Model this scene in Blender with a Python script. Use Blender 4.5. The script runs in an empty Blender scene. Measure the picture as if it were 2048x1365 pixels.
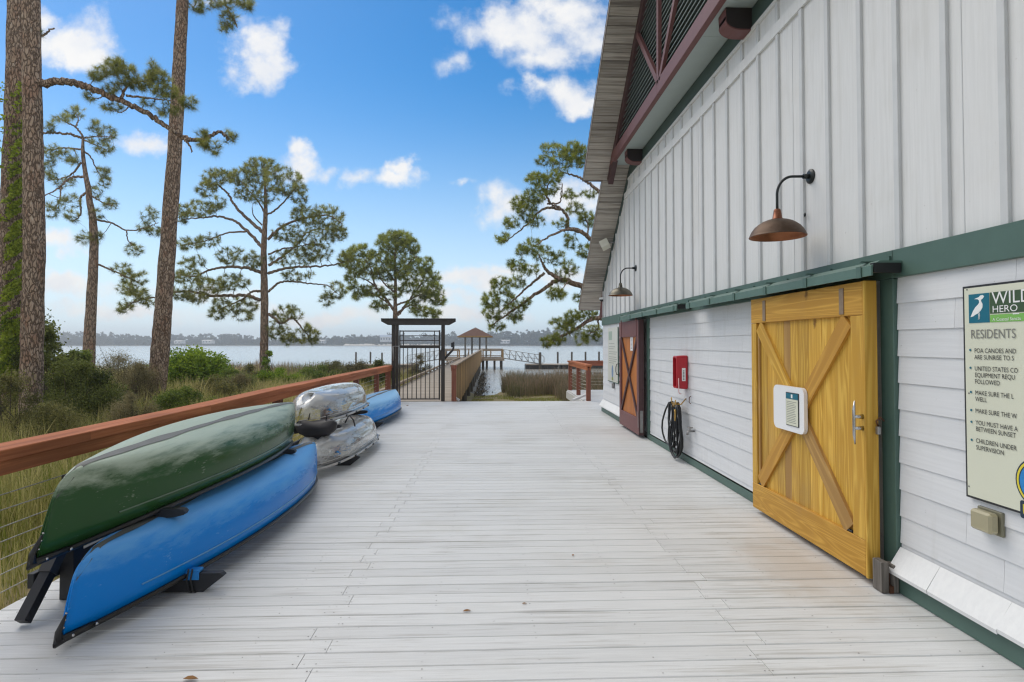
import bpy, math, random
import numpy as np
from mathutils import Vector
R = math.radians
C = bpy.context.scene.collection
random.seed(7)
rng = np.random.default_rng(7)

# ------------------------------------------------------------------ camera, world, sun, exposure
CAM_H, FPX = 1.65, 1140.0
YAW, PITCH = R(2.06), R(1.3)
PU, PV = 1024.0, 662.0
cam_d = bpy.data.cameras.new('camera')
cam = bpy.data.objects.new('camera', cam_d)
C.objects.link(cam)
cam.location = (0, 0, CAM_H)
cam.rotation_euler = (R(90) + PITCH, 0, -YAW)
cam_d.sensor_width = 36
cam_d.lens = FPX * 36 / 2048
cam_d.shift_y = -20.5 / 2048
cam_d.clip_start = 0.05
cam_d.clip_end = 6000
scene = bpy.context.scene
scene.camera = cam
scene.view_settings.view_transform = 'Standard'
scene.view_settings.look = 'None'
scene.view_settings.exposure = 0.32
scene.view_settings.gamma = 1.0
scene.cycles.use_denoising = True
scene.cycles.use_adaptive_sampling = False
scene.cycles.filter_width = 1.25
scene.cycles.sample_clamp_indirect = 6
scene.cycles.max_bounces = 8
scene.cycles.transparent_max_bounces = 16

def ray(u, v):
    """world direction of a photo pixel (2048 x 1365 frame)"""
    x = (u - PU) / FPX
    z = -(v - PV) / FPX
    s, c, sp, cp = math.sin(YAW), math.cos(YAW), math.sin(PITCH), math.cos(PITCH)
    F = Vector((s * cp, c * cp, sp)); RR = Vector((c, -s, 0)); U = Vector((-s * sp, -c * sp, cp))
    return RR * x + F + U * z

def at(u, v, Y=None, X=None, Z=None):
    """the point seen at pixel (u, v) that lies at the given Y, X or Z"""
    d = ray(u, v)
    if Y is not None: t = Y / d.y
    elif X is not None: t = X / d.x
    else: t = (Z - CAM_H) / d.z
    return Vector((0, 0, CAM_H)) + d * t

SKY_STRENGTH = 0.12
SUN_EL, SUN_AZ = R(50), R(-46)          # azimuth measured from +Y towards +X: the sun stands ahead on the left
world = bpy.data.worlds.new('World')
scene.world = world
world.use_nodes = True
NT = world.node_tree

def nd(nt, kind, **kw):
    n = nt.nodes.new(kind)
    for k, v in kw.items():
        if k == 'ins':
            for i, val in v.items():
                if hasattr(val, 'is_output') or isinstance(val, bpy.types.NodeSocket): nt.links.new(val, n.inputs[i])
                else: n.inputs[i].default_value = val
        else: setattr(n, k, v)
    return n

def mth(nt, op, a, b=None, c=None, clamp=False):
    n = nt.nodes.new('ShaderNodeMath'); n.operation = op; n.use_clamp = clamp
    for i, val in enumerate((a, b, c)):
        if val is None: continue
        if isinstance(val, (int, float)): n.inputs[i].default_value = val
        else: nt.links.new(val, n.inputs[i])
    return n.outputs[0]

def vmth(nt, op, a, b=None):
    n = nt.nodes.new('ShaderNodeVectorMath'); n.operation = op
    for i, val in enumerate((a, b)):
        if val is None: continue
        if isinstance(val, (tuple, list, Vector)): n.inputs[i].default_value = val
        else: nt.links.new(val, n.inputs[i])
    return n.outputs['Value'] if op in ('LENGTH', 'DOT_PRODUCT') else n.outputs[0]

def mixc(nt, f, a, b, blend='MIX'):
    n = nt.nodes.new('ShaderNodeMix'); n.data_type = 'RGBA'; n.blend_type = blend
    for i, val in ((0, f), (6, a), (7, b)):
        if isinstance(val, (int, float)): n.inputs[i].default_value = val
        elif isinstance(val, (tuple, list)): n.inputs[i].default_value = (*val[:3], 1)
        else: nt.links.new(val, n.inputs[i])
    return n.outputs[2]

def smooth(nt, x, lo, hi):
    n = nt.nodes.new('ShaderNodeMapRange'); n.interpolation_type = 'SMOOTHSTEP'
    nt.links.new(x, n.inputs[0]); n.inputs[1].default_value = lo; n.inputs[2].default_value = hi
    return n.outputs[0]

def build_world():
    nt = NT
    for n in list(nt.nodes): nt.nodes.remove(n)
    out = nt.nodes.new('ShaderNodeOutputWorld')
    bg = nt.nodes.new('ShaderNodeBackground'); bg.inputs[1].default_value = SKY_STRENGTH
    nt.links.new(bg.outputs[0], out.inputs[0])
    sky = nt.nodes.new('ShaderNodeTexSky'); sky.sky_type = 'NISHITA'
    sky.sun_disc = False; sky.sun_elevation = SUN_EL; sky.sun_rotation = SUN_AZ
    sky.altitude = 0; sky.air_density = 1.0; sky.dust_density = 0.25; sky.ozone_density = 2.2
    tc = nt.nodes.new('ShaderNodeTexCoord')
    d = vmth(nt, 'NORMALIZE', tc.outputs['Generated'])
    sep = nt.nodes.new('ShaderNodeSeparateXYZ'); nt.links.new(d, sep.inputs[0])
    ycl = mth(nt, 'MAXIMUM', sep.outputs[1], 0.08)
    a = mth(nt, 'DIVIDE', sep.outputs[0], ycl); b = mth(nt, 'DIVIDE', sep.outputs[2], ycl)
    comb = nt.nodes.new('ShaderNodeCombineXYZ'); nt.links.new(a, comb.inputs[0]); nt.links.new(b, comb.inputs[1])
    n1 = nd(nt, 'ShaderNodeTexNoise', ins={'Vector': comb.outputs[0], 'Scale': 9.0, 'Detail': 9.0, 'Roughness': 0.62})
    n2 = nd(nt, 'ShaderNodeTexNoise', ins={'Vector': comb.outputs[0], 'Scale': 17.0, 'Detail': 6.0, 'Roughness': 0.56})
    warp = vmth(nt, 'MULTIPLY', vmth(nt, 'SUBTRACT', n1.outputs['Color'], (0.5, 0.5, 0.5)), (0.17, 0.10, 0))
    p = vmth(nt, 'ADD', comb.outputs[0], warp)
    # cumulus of the photograph: centre and half size in photo pixels, opacity
    clouds = [(140, 88, 98, 58, 1.0), (95, 55, 60, 36, 1.0), (185, 120, 60, 36, 1.0), (130, 130, 40, 22, .7),
              (518, 95, 60, 52, .95), (505, 135, 58, 44, .95), (540, 120, 52, 38, .9),
              (600, 335, 62, 26, 1.0), (592, 314, 36, 26, 1.0), (800, 352, 62, 24, 1.0), (812, 330, 38, 24, 1.0), (708, 345, 34, 24, .6),
              (1040, 60, 130, 62, .95), (985, 40, 60, 48, .8), (1130, 40, 150, 66, .85), (1180, 90, 80, 54, .8), (1090, 105, 110, 36, .75), (910, 125, 60, 26, .55),
              (1120, 185, 92, 42, 1.0), (1080, 170, 46, 32, 1.0), (1160, 205, 70, 28, 1.0),
              (280, 278, 78, 26, .8), (330, 283, 50, 20, .7), (1005, 410, 56, 48, .9), (1150, 400, 90, 60, .8), (925, 372, 22, 12, .5),
              (950, 562, 140, 24, 1.0), (1010, 548, 70, 22, .9), (890, 596, 110, 18, .8), (130, 580, 110, 24, 1.0), (105, 500, 80, 24, .9), (945, 626, 120, 20, .9),
              (640, 628, 190, 20, .85), (430, 585, 120, 16, .75), (250, 622, 170, 18, .85), (1130, 560, 90, 24, .8), (760, 570, 80, 14, .6), (440, 5, 60, 10, .5)]
    acc = None
    for (u, v, ru, rv, op) in clouds:
        c = ray(u, v); ca, cb = c.x / c.y, c.z / c.y
        q = vmth(nt, 'MULTIPLY', vmth(nt, 'SUBTRACT', p, (ca, cb, 0)), (FPX / (ru * 1.22), FPX / (rv * 1.25), 0))
        ln = mth(nt, 'SUBTRACT', 1.0, vmth(nt, 'LENGTH', q))
        ln = mth(nt, 'MULTIPLY', mth(nt, 'MAXIMUM', ln, -1.0), op)
        acc = ln if acc is None else mth(nt, 'SMOOTH_MAX', acc, ln, 0.12)
    den = mth(nt, 'ADD', acc, mth(nt, 'MULTIPLY', mth(nt, 'SUBTRACT', n2.outputs[0], 0.53), 1.55))
    m_front = mth(nt, 'MULTIPLY', smooth(nt, den, -0.04, 0.78), .96)
    # unseen broken cloud added behind and above the camera for fill and whiter reflections
    n3 = nd(nt, 'ShaderNodeTexNoise', ins={'Vector': d, 'Scale': 2.2, 'Detail': 9.0, 'Roughness': 0.6})
    m_fill = smooth(nt, n3.outputs[0], 0.36, 0.56)
    back = mth(nt, 'MAXIMUM', smooth(nt, sep.outputs[1], 0.52, 0.25), smooth(nt, sep.outputs[2], 0.55, 0.66))
    ms = mth(nt, 'MAXIMUM', mth(nt, 'MULTIPLY', m_front, mth(nt, 'SUBTRACT', 1.0, back)), mth(nt, 'MULTIPLY', m_fill, back))
    tint = mixc(nt, smooth(nt, n1.outputs[0], .35, .65), (0.86, 0.88, 0.92), (1.0, 0.985, 0.96))
    k = 0.80 / SKY_STRENGTH
    cl = vmth(nt, 'MULTIPLY', tint, (k, k, k))
    # the clear sky: Nishita, a little more saturated, veiled towards the horizon
    hs = nd(nt, 'ShaderNodeHueSaturation', ins={'Hue': 0.497, 'Saturation': 1.45, 'Value': SKY_GAIN, 'Color': sky.outputs[0]})
    veil = smooth(nt, sep.outputs[2], 0.50, -0.04)
    veil = mth(nt, 'POWER', veil, 1.6)
    hz = vmth(nt, 'MULTIPLY', (0.62, 0.77, 0.90), (1 / SKY_STRENGTH,) * 3)
    clear = mixc(nt, mth(nt, 'MULTIPLY', veil, 0.92), hs.outputs[0], hz)
    fin = mixc(nt, ms, clear, cl)
    nt.links.new(fin, bg.inputs[0])
SKY_GAIN = 0.90
build_world()

sun_d = bpy.data.lights.new('sun', 'SUN')
sun_d.energy = 1.45; sun_d.angle = R(42); sun_d.color = (1.0, 0.93, 0.83)
sun = bpy.data.objects.new('sun', sun_d); C.objects.link(sun)
sd = Vector((math.sin(SUN_AZ) * math.cos(SUN_EL), math.cos(SUN_AZ) * math.cos(SUN_EL), math.sin(SUN_EL)))
sun.rotation_euler = sd.to_track_quat('Z', 'Y').to_euler()
sun.location = (0, 0, 40)

# ------------------------------------------------------------------ helpers
class MB:
    """collects shapes and links them as ONE mesh object"""
    def __init__(s): s.v = []; s.f = []; s.m = []; s.sm = []
    def add(s, verts, faces, mi=0, smooth=False):
        o = len(s.v); s.v.extend([tuple(p) for p in verts])
        for f in faces: s.f.append([i + o for i in f]); s.m.append(mi); s.sm.append(smooth)
    def box(s, x0, x1, y0, y1, z0, z1, mi=0):
        s.add([(x0,y0,z0),(x1,y0,z0),(x1,y1,z0),(x0,y1,z0),(x0,y0,z1),(x1,y0,z1),(x1,y1,z1),(x0,y1,z1)],
              [(0,3,2,1),(4,5,6,7),(0,1,5,4),(1,2,6,5),(2,3,7,6),(3,0,4,7)], mi)
    def cbox(s, x0, x1, y0, y1, z0, z1, c=0.003, mi=0):
        """box with chamfered edges"""
        X = (x0, x1); Y = (y0, y1); Z = (z0, z1); V = []; idx = {}
        for i in (0, 1):
            for j in (0, 1):
                for k in (0, 1):
                    sx, sy, sz = (1 - 2*i)*c, (1 - 2*j)*c, (1 - 2*k)*c
                    for ax, p in (('x', (X[i], Y[j]+sy, Z[k]+sz)), ('y', (X[i]+sx, Y[j], Z[k]+sz)), ('z', (X[i]+sx, Y[j]+sy, Z[k]))):
                        idx[(i,j,k,ax)] = len(V); V.append(p)
        F = []
        for i in (0, 1):
            F.append([idx[(i,j,k,'x')] for j,k in ((0,0),(1,0),(1,1),(0,1))])
            F.append([idx[(j,i,k,'y')] for j,k in ((0,0),(1,0),(1,1),(0,1))])
            F.append([idx[(j,k,i,'z')] for j,k in ((0,0),(1,0),(1,1),(0,1))])
        for a in (0, 1):
            for b in (0, 1):
                F.append([idx[(a,b,0,'x')], idx[(a,b,0,'y')], idx[(a,b,1,'y')], idx[(a,b,1,'x')]])
                F.append([idx[(a,0,b,'x')], idx[(a,0,b,'z')], idx[(a,1,b,'z')], idx[(a,1,b,'x')]])
                F.append([idx[(0,a,b,'y')], idx[(0,a,b,'z')], idx[(1,a,b,'z')], idx[(1,a,b,'y')]])
        for i in (0, 1):
            for j in (0, 1):
                for k in (0, 1): F.append([idx[(i,j,k,'x')], idx[(i,j,k,'y')], idx[(i,j,k,'z')]])
        cx, cy, cz = (x0+x1)/2, (y0+y1)/2, (z0+z1)/2
        G = []
        for f in F:
            p = [Vector(V[q]) for q in f]; n = (p[1]-p[0]).cross(p[2]-p[0]); m = sum(p, Vector())/len(p) - Vector((cx,cy,cz))
            G.append(f if n.dot(m) > 0 else f[::-1])
        s.add(V, G, mi)
    def bar(s, a, b, w, h, up=(0,0,1), mi=0, ext=0.0):
        """square bar from a to b, w wide across, h tall along up"""
        a, b = Vector(a), Vector(b); d = (b - a).normalized(); a -= d*ext; b += d*ext
        u = Vector(up); side = d.cross(u).normalized(); u = side.cross(d).normalized()
        V = []
        for p in (a, b):
            for sx, sz in ((-1,-1),(1,-1),(1,1),(-1,1)): V.append(p + side*(sx*w/2) + u*(sz*h/2))
        s.add(V, [(3,2,1,0),(4,5,6,7),(0,1,5,4),(1,2,6,5),(2,3,7,6),(3,0,4,7)], mi)
    def tube(s, pts, rad, n=8, cap=True, mi=0, smooth=True):
        pts = [Vector(p) for p in pts]
        if isinstance(rad, (int, float)): rad = [rad]*len(pts)
        o = len(s.v); ref = None
        for i, p in enumerate(pts):
            d = (pts[min(i+1, len(pts)-1)] - pts[max(i-1, 0)])
            d = d.normalized() if d.length > 1e-9 else Vector((0,0,1))
            if ref is None:
                ref = Vector((1,0,0)) if abs(d.x) < .8 else Vector((0,1,0))
            ref = (ref - d*ref.dot(d)).normalized(); bi = d.cross(ref)
            for k in range(n):
                t = 2*math.pi*k/n
                s.v.append(tuple(p + (ref*math.cos(t) + bi*math.sin(t))*rad[i]))
        for i in range(len(pts)-1):
            for k in range(n):
                s.f.append([o+i*n+k, o+i*n+(k+1)%n, o+(i+1)*n+(k+1)%n, o+(i+1)*n+k]); s.m.append(mi); s.sm.append(smooth)
        if cap:
            s.f.append([o+k for k in range(n)][::-1]); s.m.append(mi); s.sm.append(False)
            e = o+(len(pts)-1)*n
            s.f.append([e+k for k in range(n)]); s.m.append(mi); s.sm.append(False)
    def lathe(s, prof, c=(0,0,0), n=32, mi=0, smooth=True):
        """profile (r, z) turned round the vertical through c"""
        o = len(s.v)
        for r, z in prof:
            for k in range(n):
                t = 2*math.pi*k/n; s.v.append((c[0]+r*math.cos(t), c[1]+r*math.sin(t), c[2]+z))
        for i in range(len(prof)-1):
            for k in range(n):
                s.f.append([o+i*n+k, o+i*n+(k+1)%n, o+(i+1)*n+(k+1)%n, o+(i+1)*n+k]); s.m.append(mi); s.sm.append(smooth)
    def prism(s, poly, ext, mi=0):
        """polygon (3-D points) pushed along the vector ext"""
        n = len(poly); e = Vector(ext); P = [Vector(p) for p in poly]
        s.add(P + [p + e for p in P], [list(range(n))[::-1], list(range(n, 2*n))] + [(i, (i+1)%n, n+(i+1)%n, n+i) for i in range(n)], mi)
    def ball(s, c, r, n=10, sc=(1,1,1), mi=0):
        prof = [(math.sin(math.pi*i/n)*r, -math.cos(math.pi*i/n)*r) for i in range(n+1)]
        o = len(s.v); s.lathe(prof, (0,0,0), n+4, mi)
        for i in range(o, len(s.v)): v = s.v[i]; s.v[i] = (c[0]+v[0]*sc[0], c[1]+v[1]*sc[1], c[2]+v[2]*sc[2])
    def build(s, name, mats, parent=None):
        me = bpy.data.meshes.new(name)
        off = parent_world(parent)
        me.from_pydata([(p[0]-off.x, p[1]-off.y, p[2]-off.z) for p in s.v], [], s.f)
        for m in (mats if isinstance(mats, (list, tuple)) else [mats]): me.materials.append(m)
        me.polygons.foreach_set('material_index', s.m); me.polygons.foreach_set('use_smooth', s.sm)
        me.update()
        o = bpy.data.objects.new(name, me); C.objects.link(o)
        if parent: o.parent = parent
        return o

def parent_world(p):
    w = Vector((0,0,0))
    while p is not None: w = w + p.location; p = p.parent
    return w

def tri_mesh(name, verts, tint, mat, parent=None, nper=3):
    """loose triangles or quads from an array; tint is one number per vertex"""
    verts = np.asarray(verts, dtype=np.float32).reshape(-1, 3)
    off = parent_world(parent); verts = verts - np.array([off.x, off.y, off.z], dtype=np.float32)
    nv = len(verts); nf = nv // nper
    me = bpy.data.meshes.new(name)
    me.vertices.add(nv); me.vertices.foreach_set('co', verts.ravel())
    me.loops.add(nv); me.loops.foreach_set('vertex_index', np.arange(nv, dtype=np.int32))
    me.polygons.add(nf); me.polygons.foreach_set('loop_start', np.arange(0, nv, nper, dtype=np.int32))
    me.polygons.foreach_set('loop_total', np.full(nf, nper, dtype=np.int32))
    at_ = me.attributes.new('tint', 'FLOAT', 'POINT'); at_.data.foreach_set('value', np.asarray(tint, dtype=np.float32).ravel())
    me.materials.append(mat); me.update(calc_edges=True); me.validate()
    o = bpy.data.objects.new(name, me); C.objects.link(o)
    if parent: o.parent = parent
    return o

def tag(o, label=None, cat=None, group=None, kind=None):
    if label: o['label'] = label
    if cat: o['category'] = cat
    if group: o['group'] = group
    if kind: o['kind'] = kind
    return o

def thing(name, label, cat, loc=(0,0,0), group=None):
    o = bpy.data.objects.new(name, None); C.objects.link(o); o.location = loc; o.empty_display_size = .2
    return tag(o, label, cat, group)

def copy_tree(o, parent=None):
    c = o.copy(); C.objects.link(c); c.parent = parent
    for ch in list(o.children): copy_tree(ch, c)
    return c

def text_mesh(mb, s, origin, size, xdir, ydir, mi=0, align='LEFT', squeeze=1.0):
    """adds flat lettering of the string to mb"""
    cu = bpy.data.curves.new('lettering', 'FONT'); cu.body = s; cu.size = size; cu.align_x = align; cu.resolution_u = 3
    ob = bpy.data.objects.new('lettering', cu); C.objects.link(ob)
    bpy.context.view_layer.update()
    me = bpy.data.meshes.new_from_object(ob.evaluated_get(bpy.context.evaluated_depsgraph_get()))
    o, x, y = Vector(origin), Vector(xdir), Vector(ydir)
    mb.add([o + x*(v.co.x*squeeze) + y*v.co.y for v in me.vertices], [list(p.vertices) for p in me.polygons], mi)
    bpy.data.objects.remove(ob); bpy.data.curves.remove(cu); bpy.data.meshes.remove(me)

# ------------------------------------------------------------------ materials
def newmat(name):
    m = bpy.data.materials.new(name); m.use_nodes = True
    nt = m.node_tree; b = nt.nodes['Principled BSDF']
    return m, nt, b

def coords(nt, scale=(1,1,1), rot=(0,0,0)):
    tc = nt.nodes.new('ShaderNodeTexCoord'); mp = nt.nodes.new('ShaderNodeMapping')
    mp.inputs['Scale'].default_value = scale; mp.inputs['Rotation'].default_value = rot
    nt.links.new(tc.outputs['Object'], mp.inputs[0]); return mp.outputs[0]

def noise(nt, vec, scale, detail=5, rough=.55, dist=0.0):
    return nd(nt, 'ShaderNodeTexNoise', ins={'Vector': vec, 'Scale': scale, 'Detail': detail, 'Roughness': rough, 'Distortion': dist}).outputs[0]

def bump(nt, b, h, strength, dist=0.01):
    n = nt.nodes.new('ShaderNodeBump'); n.inputs['Strength'].default_value = strength; n.inputs['Distance'].default_value = dist
    nt.links.new(h, n.inputs['Height']); nt.links.new(n.outputs[0], b.inputs['Normal'])

def plain(name, col, rough=.6, metal=0.0, var=.12, scale=6.0, bmp=0.1, spec=.5):
    m, nt, b = newmat(name); v = coords(nt)
    n = noise(nt, v, scale)
    lo = tuple(c*(1-var) for c in col); hi = tuple(min(1, c*(1+var)) for c in col)
    nt.links.new(mixc(nt, n, lo, hi), b.inputs['Base Color'])
    b.inputs['Roughness'].default_value = rough; b.inputs['Metallic'].default_value = metal
    b.inputs['Specular IOR Level'].default_value = spec
    if bmp: bump(nt, b, noise(nt, v, scale*8), bmp, .004)
    return m

def wood(name, c1, c2, axis='x', grain=60.0, rough=.65, island=.25, streak=None, streak_amt=.5, bmp=.3, dirt=None, dirt_amt=.5, spec=.3, ring=0.0, knots=0.0):
    """grain along axis; each plank (mesh island) has its own tone; optional dark weather streaks and stains"""
    m, nt, b = newmat(name)
    i = 'xyz'.index(axis)
    sc = [grain]*3; sc[i] = grain*.035
    v = coords(nt, tuple(sc)); v0 = coords(nt)
    geo = nt.nodes.new('ShaderNodeNewGeometry')
    ri = geo.outputs['Random Per Island']
    vv = vmth(nt, 'ADD', v, vmth(nt, 'MULTIPLY', nd(nt, 'ShaderNodeCombineXYZ', ins={0: ri, 1: ri, 2: ri}).outputs[0], (40., 40., 40.)))
    g = noise(nt, vv, 1.0, 6, .6, .4)
    if ring:
        sr = [ring]*3; sr[i] = ring*.06
        vr = vmth(nt, 'ADD', coords(nt, tuple(sr)), vmth(nt, 'MULTIPLY', nd(nt, 'ShaderNodeCombineXYZ', ins={0: ri, 1: ri, 2: ri}).outputs[0], (17., 23., 31.)))
        rn = noise(nt, vr, 1.0, 2, .4, .6)
        fr = mth(nt, 'PINGPONG', mth(nt, 'MULTIPLY', rn, 9.0), .5)
        g = mth(nt, 'ADD', mth(nt, 'MULTIPLY', g, .45), mth(nt, 'MULTIPLY', fr, .68), clamp=True)
    gs = smooth(nt, g, .28, .72)
    col = mixc(nt, gs, c1, c2)
    if streak:
        sc2 = [grain*.45]*3; sc2[i] = grain*.014
        v2 = coords(nt, tuple(sc2))
        v2 = vmth(nt, 'ADD', v2, vmth(nt, 'MULTIPLY', nd(nt, 'ShaderNodeCombineXYZ', ins={0: ri, 1: ri, 2: ri}).outputs[0], (53., 31., 47.)))
        s = smooth(nt, mth(nt, 'MULTIPLY', noise(nt, v2, 1.0, 7, .65), mth(nt, 'ADD', noise(nt, v0, .8, 3), .5)), .52, .68)
        col = mixc(nt, mth(nt, 'MULTIPLY', s, streak_amt), col, streak)
    if dirt:
        s = smooth(nt, noise(nt, v0, 1.3, 6, .6), .5, .75)
        col = mixc(nt, mth(nt, 'MULTIPLY', s, dirt_amt), col, dirt)
    if knots:
        kn = nd(nt, 'ShaderNodeTexVoronoi', ins={'Vector': vmth(nt, 'MULTIPLY', v0, (0, 1, .55)), 'Scale': knots})
        kc = nt.nodes.new('ShaderNodeSeparateColor'); nt.links.new(kn.outputs['Color'], kc.inputs[0])
        kd = mth(nt, 'ADD', kn.outputs['Distance'], mth(nt, 'MULTIPLY', mth(nt, 'SUBTRACT', noise(nt, v0, 30, 2), .5), .08))
        km = mth(nt, 'MULTIPLY', smooth(nt, kd, .085, .03), mth(nt, 'GREATER_THAN', kc.outputs[0], .62))
        col = mixc(nt, mth(nt, 'MULTIPLY', km, .8), col, (.13,.055,.015))
    val = mth(nt, 'ADD', 1 - island/2, mth(nt, 'MULTIPLY', ri, island))
    col = vmth(nt, 'MULTIPLY', col, nd(nt, 'ShaderNodeCombineXYZ', ins={0: val, 1: val, 2: val}).outputs[0])
    nt.links.new(col, b.inputs['Base Color'])
    b.inputs['Roughness'].default_value = rough; b.inputs['Specular IOR Level'].default_value = spec
    if bmp: bump(nt, b, g, bmp, .004)
    return m

def leafmat(name, dark, light, trans=.35, rough=.5):
    m, nt, b = newmat(name)
    a = nt.nodes.new('ShaderNodeAttribute'); a.attribute_name = 'tint'
    col = mixc(nt, a.outputs['Fac'], dark, light)
    nt.links.new(col, b.inputs['Base Color']); b.inputs['Roughness'].default_value = rough
    b.inputs['Specular IOR Level'].default_value = .12
    tr = nt.nodes.new('ShaderNodeBsdfTranslucent'); nt.links.new(col, tr.inputs[0])
    mx = nt.nodes.new('ShaderNodeMixShader'); mx.inputs[0].default_value = trans
    nt.links.new(b.outputs[0], mx.inputs[1]); nt.links.new(tr.outputs[0], mx.inputs[2])
    nt.links.new(mx.outputs[0], nt.nodes['Material Output'].inputs[0])
    return m

def barkmat(name, c1, c2, c3, scale=9.0, bmp=.9):
    m, nt, b = newmat(name)
    v = coords(nt, (1, 1, .34))
    wv = vmth(nt, 'ADD', v, vmth(nt, 'MULTIPLY', nd(nt, 'ShaderNodeTexNoise', ins={'Vector': v, 'Scale': 9.0, 'Detail': 5.0}).outputs['Color'], (.20, .20, .20)))
    vo = nd(nt, 'ShaderNodeTexVoronoi', ins={'Vector': wv, 'Scale': scale}); vo.feature = 'DISTANCE_TO_EDGE'
    vc = nd(nt, 'ShaderNodeTexVoronoi', ins={'Vector': wv, 'Scale': scale})
    edge = smooth(nt, vo.outputs['Distance'], -.02, .20)
    sp = nt.nodes.new('ShaderNodeSeparateColor'); nt.links.new(vc.outputs['Color'], sp.inputs[0])
    col = mixc(nt, sp.outputs[0], c2, c3)
    col = mixc(nt, noise(nt, v, 26.0, 5), col, c2)
    blot = smooth(nt, noise(nt, coords(nt, (1, 1, .5)), 3.2, 5, .6), .48, .66)
    col = mixc(nt, mth(nt, 'MULTIPLY', blot, .55), col, (.30, .15, .09))
    col = mixc(nt, smooth(nt, noise(nt, v, 17, 6, .6), .56, .72), col, (.54, .46, .38))
    col = mixc(nt, mth(nt, 'MULTIPLY', mth(nt, 'SUBTRACT', 1.0, edge), 1.0), col, c1)
    nt.links.new(col, b.inputs['Base Color']); b.inputs['Roughness'].default_value = .9; b.inputs['Specular IOR Level'].default_value = .15
    h = mth(nt, 'ADD', mth(nt, 'MULTIPLY', edge, .8), mth(nt, 'MULTIPLY', noise(nt, v, 30.0, 5), .4))
    bump(nt, b, h, bmp, .03)
    return m

# ------------------------------------------------------------------ shared materials
M = {}
M['deck'] = wood('deck_paint', (.605,.608,.60), (.685,.688,.68), 'x', 90, .5, .10, streak=(.26,.235,.19), streak_amt=.38, bmp=.25, dirt=(.50,.475,.41), dirt_amt=.30, spec=.45)
def deck_stains():
    m = M['deck']; nt = m.node_tree; b = nt.nodes['Principled BSDF']; src = b.inputs['Base Color'].links[0].from_socket
    tc = nt.nodes.new('ShaderNodeTexCoord'); v = tc.outputs['Object']
    # rusty brown stain in front of the yellow door, grey scuffs along the middle
    d = vmth(nt, 'LENGTH', vmth(nt, 'MULTIPLY', vmth(nt, 'SUBTRACT', v, (2.25, 4.15, 0)), (1.5, .85, 0)))
    w = mth(nt, 'ADD', d, mth(nt, 'MULTIPLY', noise(nt, v, 5, 6, .6), .9))
    s = smooth(nt, w, 1.25, .55)
    col = mixc(nt, mth(nt, 'MULTIPLY', s, .38), src, (.42,.31,.20))
    sp = smooth(nt, noise(nt, v, 38, 3, .5), .70, .76)
    col = mixc(nt, mth(nt, 'MULTIPLY', sp, .38), col, (.16,.14,.12))
    nt.links.new(col, b.inputs['Base Color'])
deck_stains()
M['nail'] = plain('nail', (.10,.08,.07), .7, .3)
M['siding'] = wood('siding_paint', (.655,.66,.665), (.705,.71,.715), 'y', 50, .5, .04, streak=(.62,.63,.64), streak_amt=.15, bmp=.08, spec=.3)
def siding_grime(key):
    m = M[key]; nt = m.node_tree; b = nt.nodes['Principled BSDF']; src = b.inputs['Base Color'].links[0].from_socket
    v = coords(nt, (9, 9, .9)); v0 = coords(nt)
    run = smooth(nt, mth(nt, 'MULTIPLY', noise(nt, v, 1.4, 5, .6), mth(nt, 'ADD', noise(nt, v0, .9, 3), .45)), .50, .66)
    col = mixc(nt, mth(nt, 'MULTIPLY', run, .18), src, (.50,.49,.45))
    sp = smooth(nt, noise(nt, v0, 46, 2, .5), .735, .77)
    col = mixc(nt, mth(nt, 'MULTIPLY', sp, .5), col, (.30,.28,.25))
    nt.links.new(col, b.inputs['Base Color'])
siding_grime('siding')
M['battens'] = wood('batten_paint', (.68,.68,.67), (.73,.73,.72), 'z', 50, .6, .05, streak=(.52,.52,.50), streak_amt=.16, bmp=.08, dirt=(.62,.60,.56), dirt_amt=.4, spec=.3)
siding_grime('battens')
M['batten_strip'] = plain('batten_strip', (.585,.595,.595), .6, var=.12)
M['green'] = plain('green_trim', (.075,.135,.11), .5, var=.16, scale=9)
M['green_pale'] = plain('green_track', (.095,.165,.135), .45, var=.16, scale=9)  # slightly lighter green than the trim
M['frieze'] = plain('frieze_green', (.05,.085,.075), .6, var=.15)
M['soffit_pale'] = plain('pale_soffit', (.40,.46,.44), .6, var=.06)
M['maroon'] = plain('maroon_trim', (.16,.062,.058), .55, var=.16, scale=7)
M['maroon_dark'] = plain('dark_maroon', (.07,.03,.03), .6, var=.15)
M['black_brown'] = plain('black_brown', (.018,.012,.012), .6)
M['louver'] = plain('louver_green', (.17,.20,.18), .55, var=.12)
M['soffit'] = wood('weathered_soffit', (.30,.265,.225), (.50,.46,.41), 'x', 36, .85, .40, streak=(.13,.11,.10), streak_amt=.6, bmp=.3)
M['shingle'] = plain('shingle', (.06,.06,.065), .9, var=.3, scale=12, bmp=.5)
M['drip'] = plain('drip_edge', (.25,.20,.15), .5, var=.2)
M['black'] = plain('black', (.012,.012,.013), .5, var=.2)

# ------------------------------------------------------------------ the deck
RAIL_END = 16.38
def chamfer_board(mb, x0, x1, y0, y1, z, th=.035, c=.0045, mi=0):
    V = []
    for x in (x0, x1):
        V += [(x,y0,z-th),(x,y0,z-c),(x,y0+c,z),(x,y1-c,z),(x,y1,z-c),(x,y1,z-th)]
    mb.add(V, [(0,1,7,6),(1,2,8,7),(2,3,9,8),(3,4,10,9),(4,5,11,10),(0,5,4,3,2,1),(6,7,8,9,10,11)], mi)

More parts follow.
